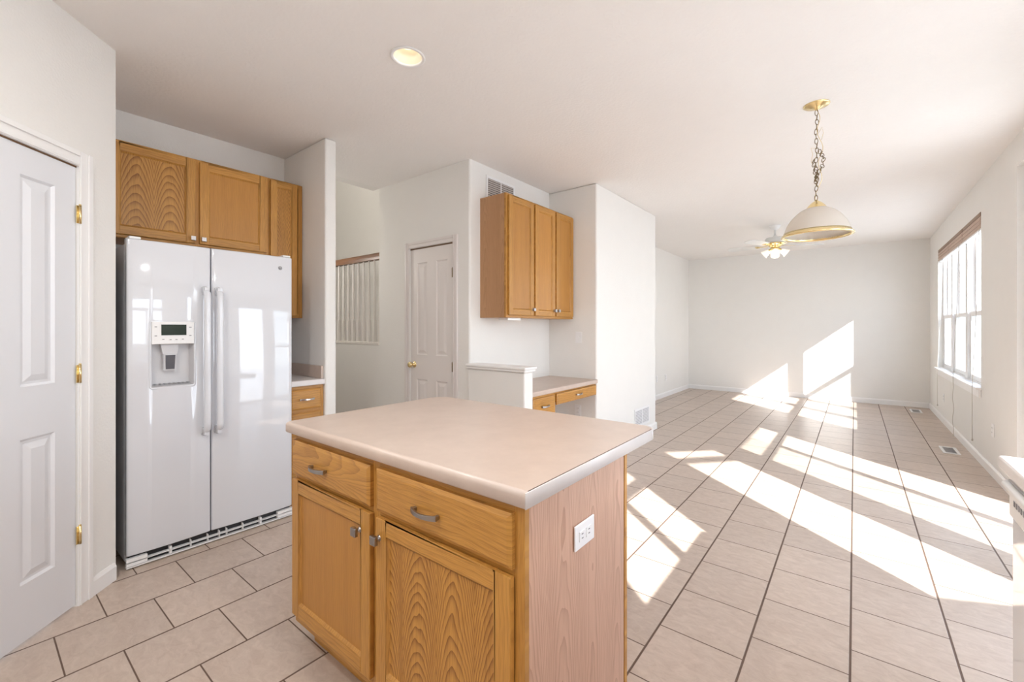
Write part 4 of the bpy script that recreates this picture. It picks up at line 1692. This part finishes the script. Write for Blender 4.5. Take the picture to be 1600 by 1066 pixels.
mb = MB()
mb.lathe([(0.118, -0.246), (0.127, -0.246), (0.127, -0.256), (0.105, -0.270), (0.075, -0.284), (0.07, -0.300), (0.0, -0.302)], (0, 0, 0), 40)
mb.build('switch_housing', M['brass'], cf)
c0, s0 = math.cos(0.669), math.sin(0.669)
for deg in (135, 207, 279, 351, 63):
    a = math.radians(deg)
    dr_, dd_ = math.cos(a), math.sin(a)
    dx, dy = dr_ * c0 - dd_ * s0, dr_ * s0 + dd_ * c0
    ang = math.atan2(dy, dx)
    RMZ = Matrix.Rotation(ang, 4, 'Z') @ Matrix.Rotation(math.radians(12), 4, 'X')
    out = []
    N = 12
    hw = lambda t: 0.052 + 0.018 * t
    top = []
    for i in range(N + 1):
        t = i / N
        top.append((0.20 + 0.36 * t, hw(t)))
    tip = []
    for i in range(1, 8):
        b_ = PI / 2 - PI * i / 8
        tip.append((0.56 + 0.062 * math.cos(b_), hw(1) * math.sin(b_)))
    poly = top + tip + [(x, -y) for x, y in top[::-1]]
    mb = MB()
    mb.prism(poly, -0.003, 0.003)
    mb.v = [tuple((RMZ @ Vector(p)) + Vector((0, 0, -0.275))) for p in mb.v]
    bl = mb.build('blade', M['fan_white'], cf)
    mb = MB()
    mb.box(0.10, 0.235, -0.014, 0.014, -0.0075, -0.0032)
    mb.box(0.20, 0.250, -0.034, 0.034, -0.0075, -0.0032)
    mb.v = [tuple((RMZ @ Vector(p)) + Vector((0, 0, -0.275))) for p in mb.v]
    reparent(mb.build('blade_iron', M['brass'], cf, bevel=0.001, seg=1), bl)
mb = MB()
mb.lathe([(0.045, -0.300), (0.055, -0.315), (0.050, -0.345), (0.025, -0.365), (0.0, -0.372)], (0, 0, 0), 28)
mb.build('light_fitter', M['brass'], cf)
for k in range(4):
    a = math.radians(-82.9 + 90 * k)
    RZ = Matrix.Rotation(a, 4, 'Z') @ Matrix.Translation((0.055, 0, -0.335)) @ Matrix.Rotation(math.radians(52), 4, 'Y') @ Matrix.Rotation(PI, 4, 'X')
    RZ = Matrix.Rotation(a, 4, 'Z') @ Matrix.Translation((0.055, 0, -0.335)) @ Matrix.Rotation(math.radians(128), 4, 'Y')
    mb = MB()
    mb.lathe([(0.016, -0.01), (0.018, 0.02), (0.023, 0.03)], (0, 0, 0), 16, M4=RZ)
    arm = mb.build('lamp_arm', M['brass'], cf)
    mb = MB()
    mb.lathe([(0.021, 0.024), (0.034, 0.045), (0.040, 0.070), (0.046, 0.092), (0.058, 0.108), (0.056, 0.108), (0.043, 0.090), (0.036, 0.070), (0.030, 0.047), (0.018, 0.026)], (0, 0, 0), 24, M4=RZ)
    tl = mb.build('tulip_shade', M['tulip'], cf)
    mb = MB()
    mb.lathe([(0.012, 0.03), (0.020, 0.055), (0.022, 0.070), (0.014, 0.088), (0.0, 0.092)], (0, 0, 0), 16, M4=RZ)
    reparent(mb.build('bulb', M['lampglow'], cf), tl)
pd = bpy.data.lights.new('fan_light', 'POINT')
pd.energy = 3
pd.color = (1, 0.87, 0.7)
pd.shadow_soft_size = 0.08
po = bpy.data.objects.new('fan_light', pd)
COL.objects.link(po)
po.location = (fx_, fy_, CEIL - 0.46)

# added unseen globe (fill light for the stair hall)
hg = thing('fill_globe', 'added unseen white globe fill light in the stair hall beyond the wing wall', 'ceiling light', (-4.8, 2.2, 5.0))
mb = MB()
mb.lathe([(0.07, 0.0), (0.07, -0.02), (0.10, -0.05), (0.13, -0.10), (0.12, -0.16), (0.07, -0.21), (0.0, -0.225)], (0, 0, 0), 28)
mb.build('globe', M['tulip'], hg)
hl = bpy.data.lights.new('hall_fill_light', 'POINT')
hl.energy = 22
hl.color = (1.0, 0.94, 0.86)
hl.shadow_soft_size = 0.12
ho = bpy.data.objects.new('hall_fill_light', hl)
COL.objects.link(ho)
ho.location = (-4.8, 2.2, 4.6)

ws = thing('fill_sconce', 'added unseen white sconce as fill light in the stair hall, on the wall facing the stair railing', 'added lamp', (-4.9, 1.775, 1.95))  # added out of view to brighten the stair half wall
mb = MB()
mb.box(-0.05, 0.05, 0.0005, 0.02, -0.08, 0.08)
mb.build('back_plate', M['whiteplastic'], ws, bevel=0.004)
mb = MB()
mb.lathe([(0.045, -0.06), (0.065, 0.0), (0.075, 0.07), (0.072, 0.07), (0.062, 0.0), (0.040, -0.058)], (0, 0.095, 0), 24)
mb.build('shade', M['tulip'], ws)
mb = MB()
mb.box(-0.01, 0.01, 0.02, 0.075, -0.05, -0.03)
mb.build('arm', M['brass'], ws)
sl = bpy.data.lights.new('sconce_fill_lamp', 'POINT')
sl.energy = 16
sl.color = (1.0, 0.95, 0.89)
sl.shadow_soft_size = 0.05
so = bpy.data.objects.new('sconce_fill_lamp', sl)
COL.objects.link(so)
so.location = (-4.9, 1.87, 2.1)
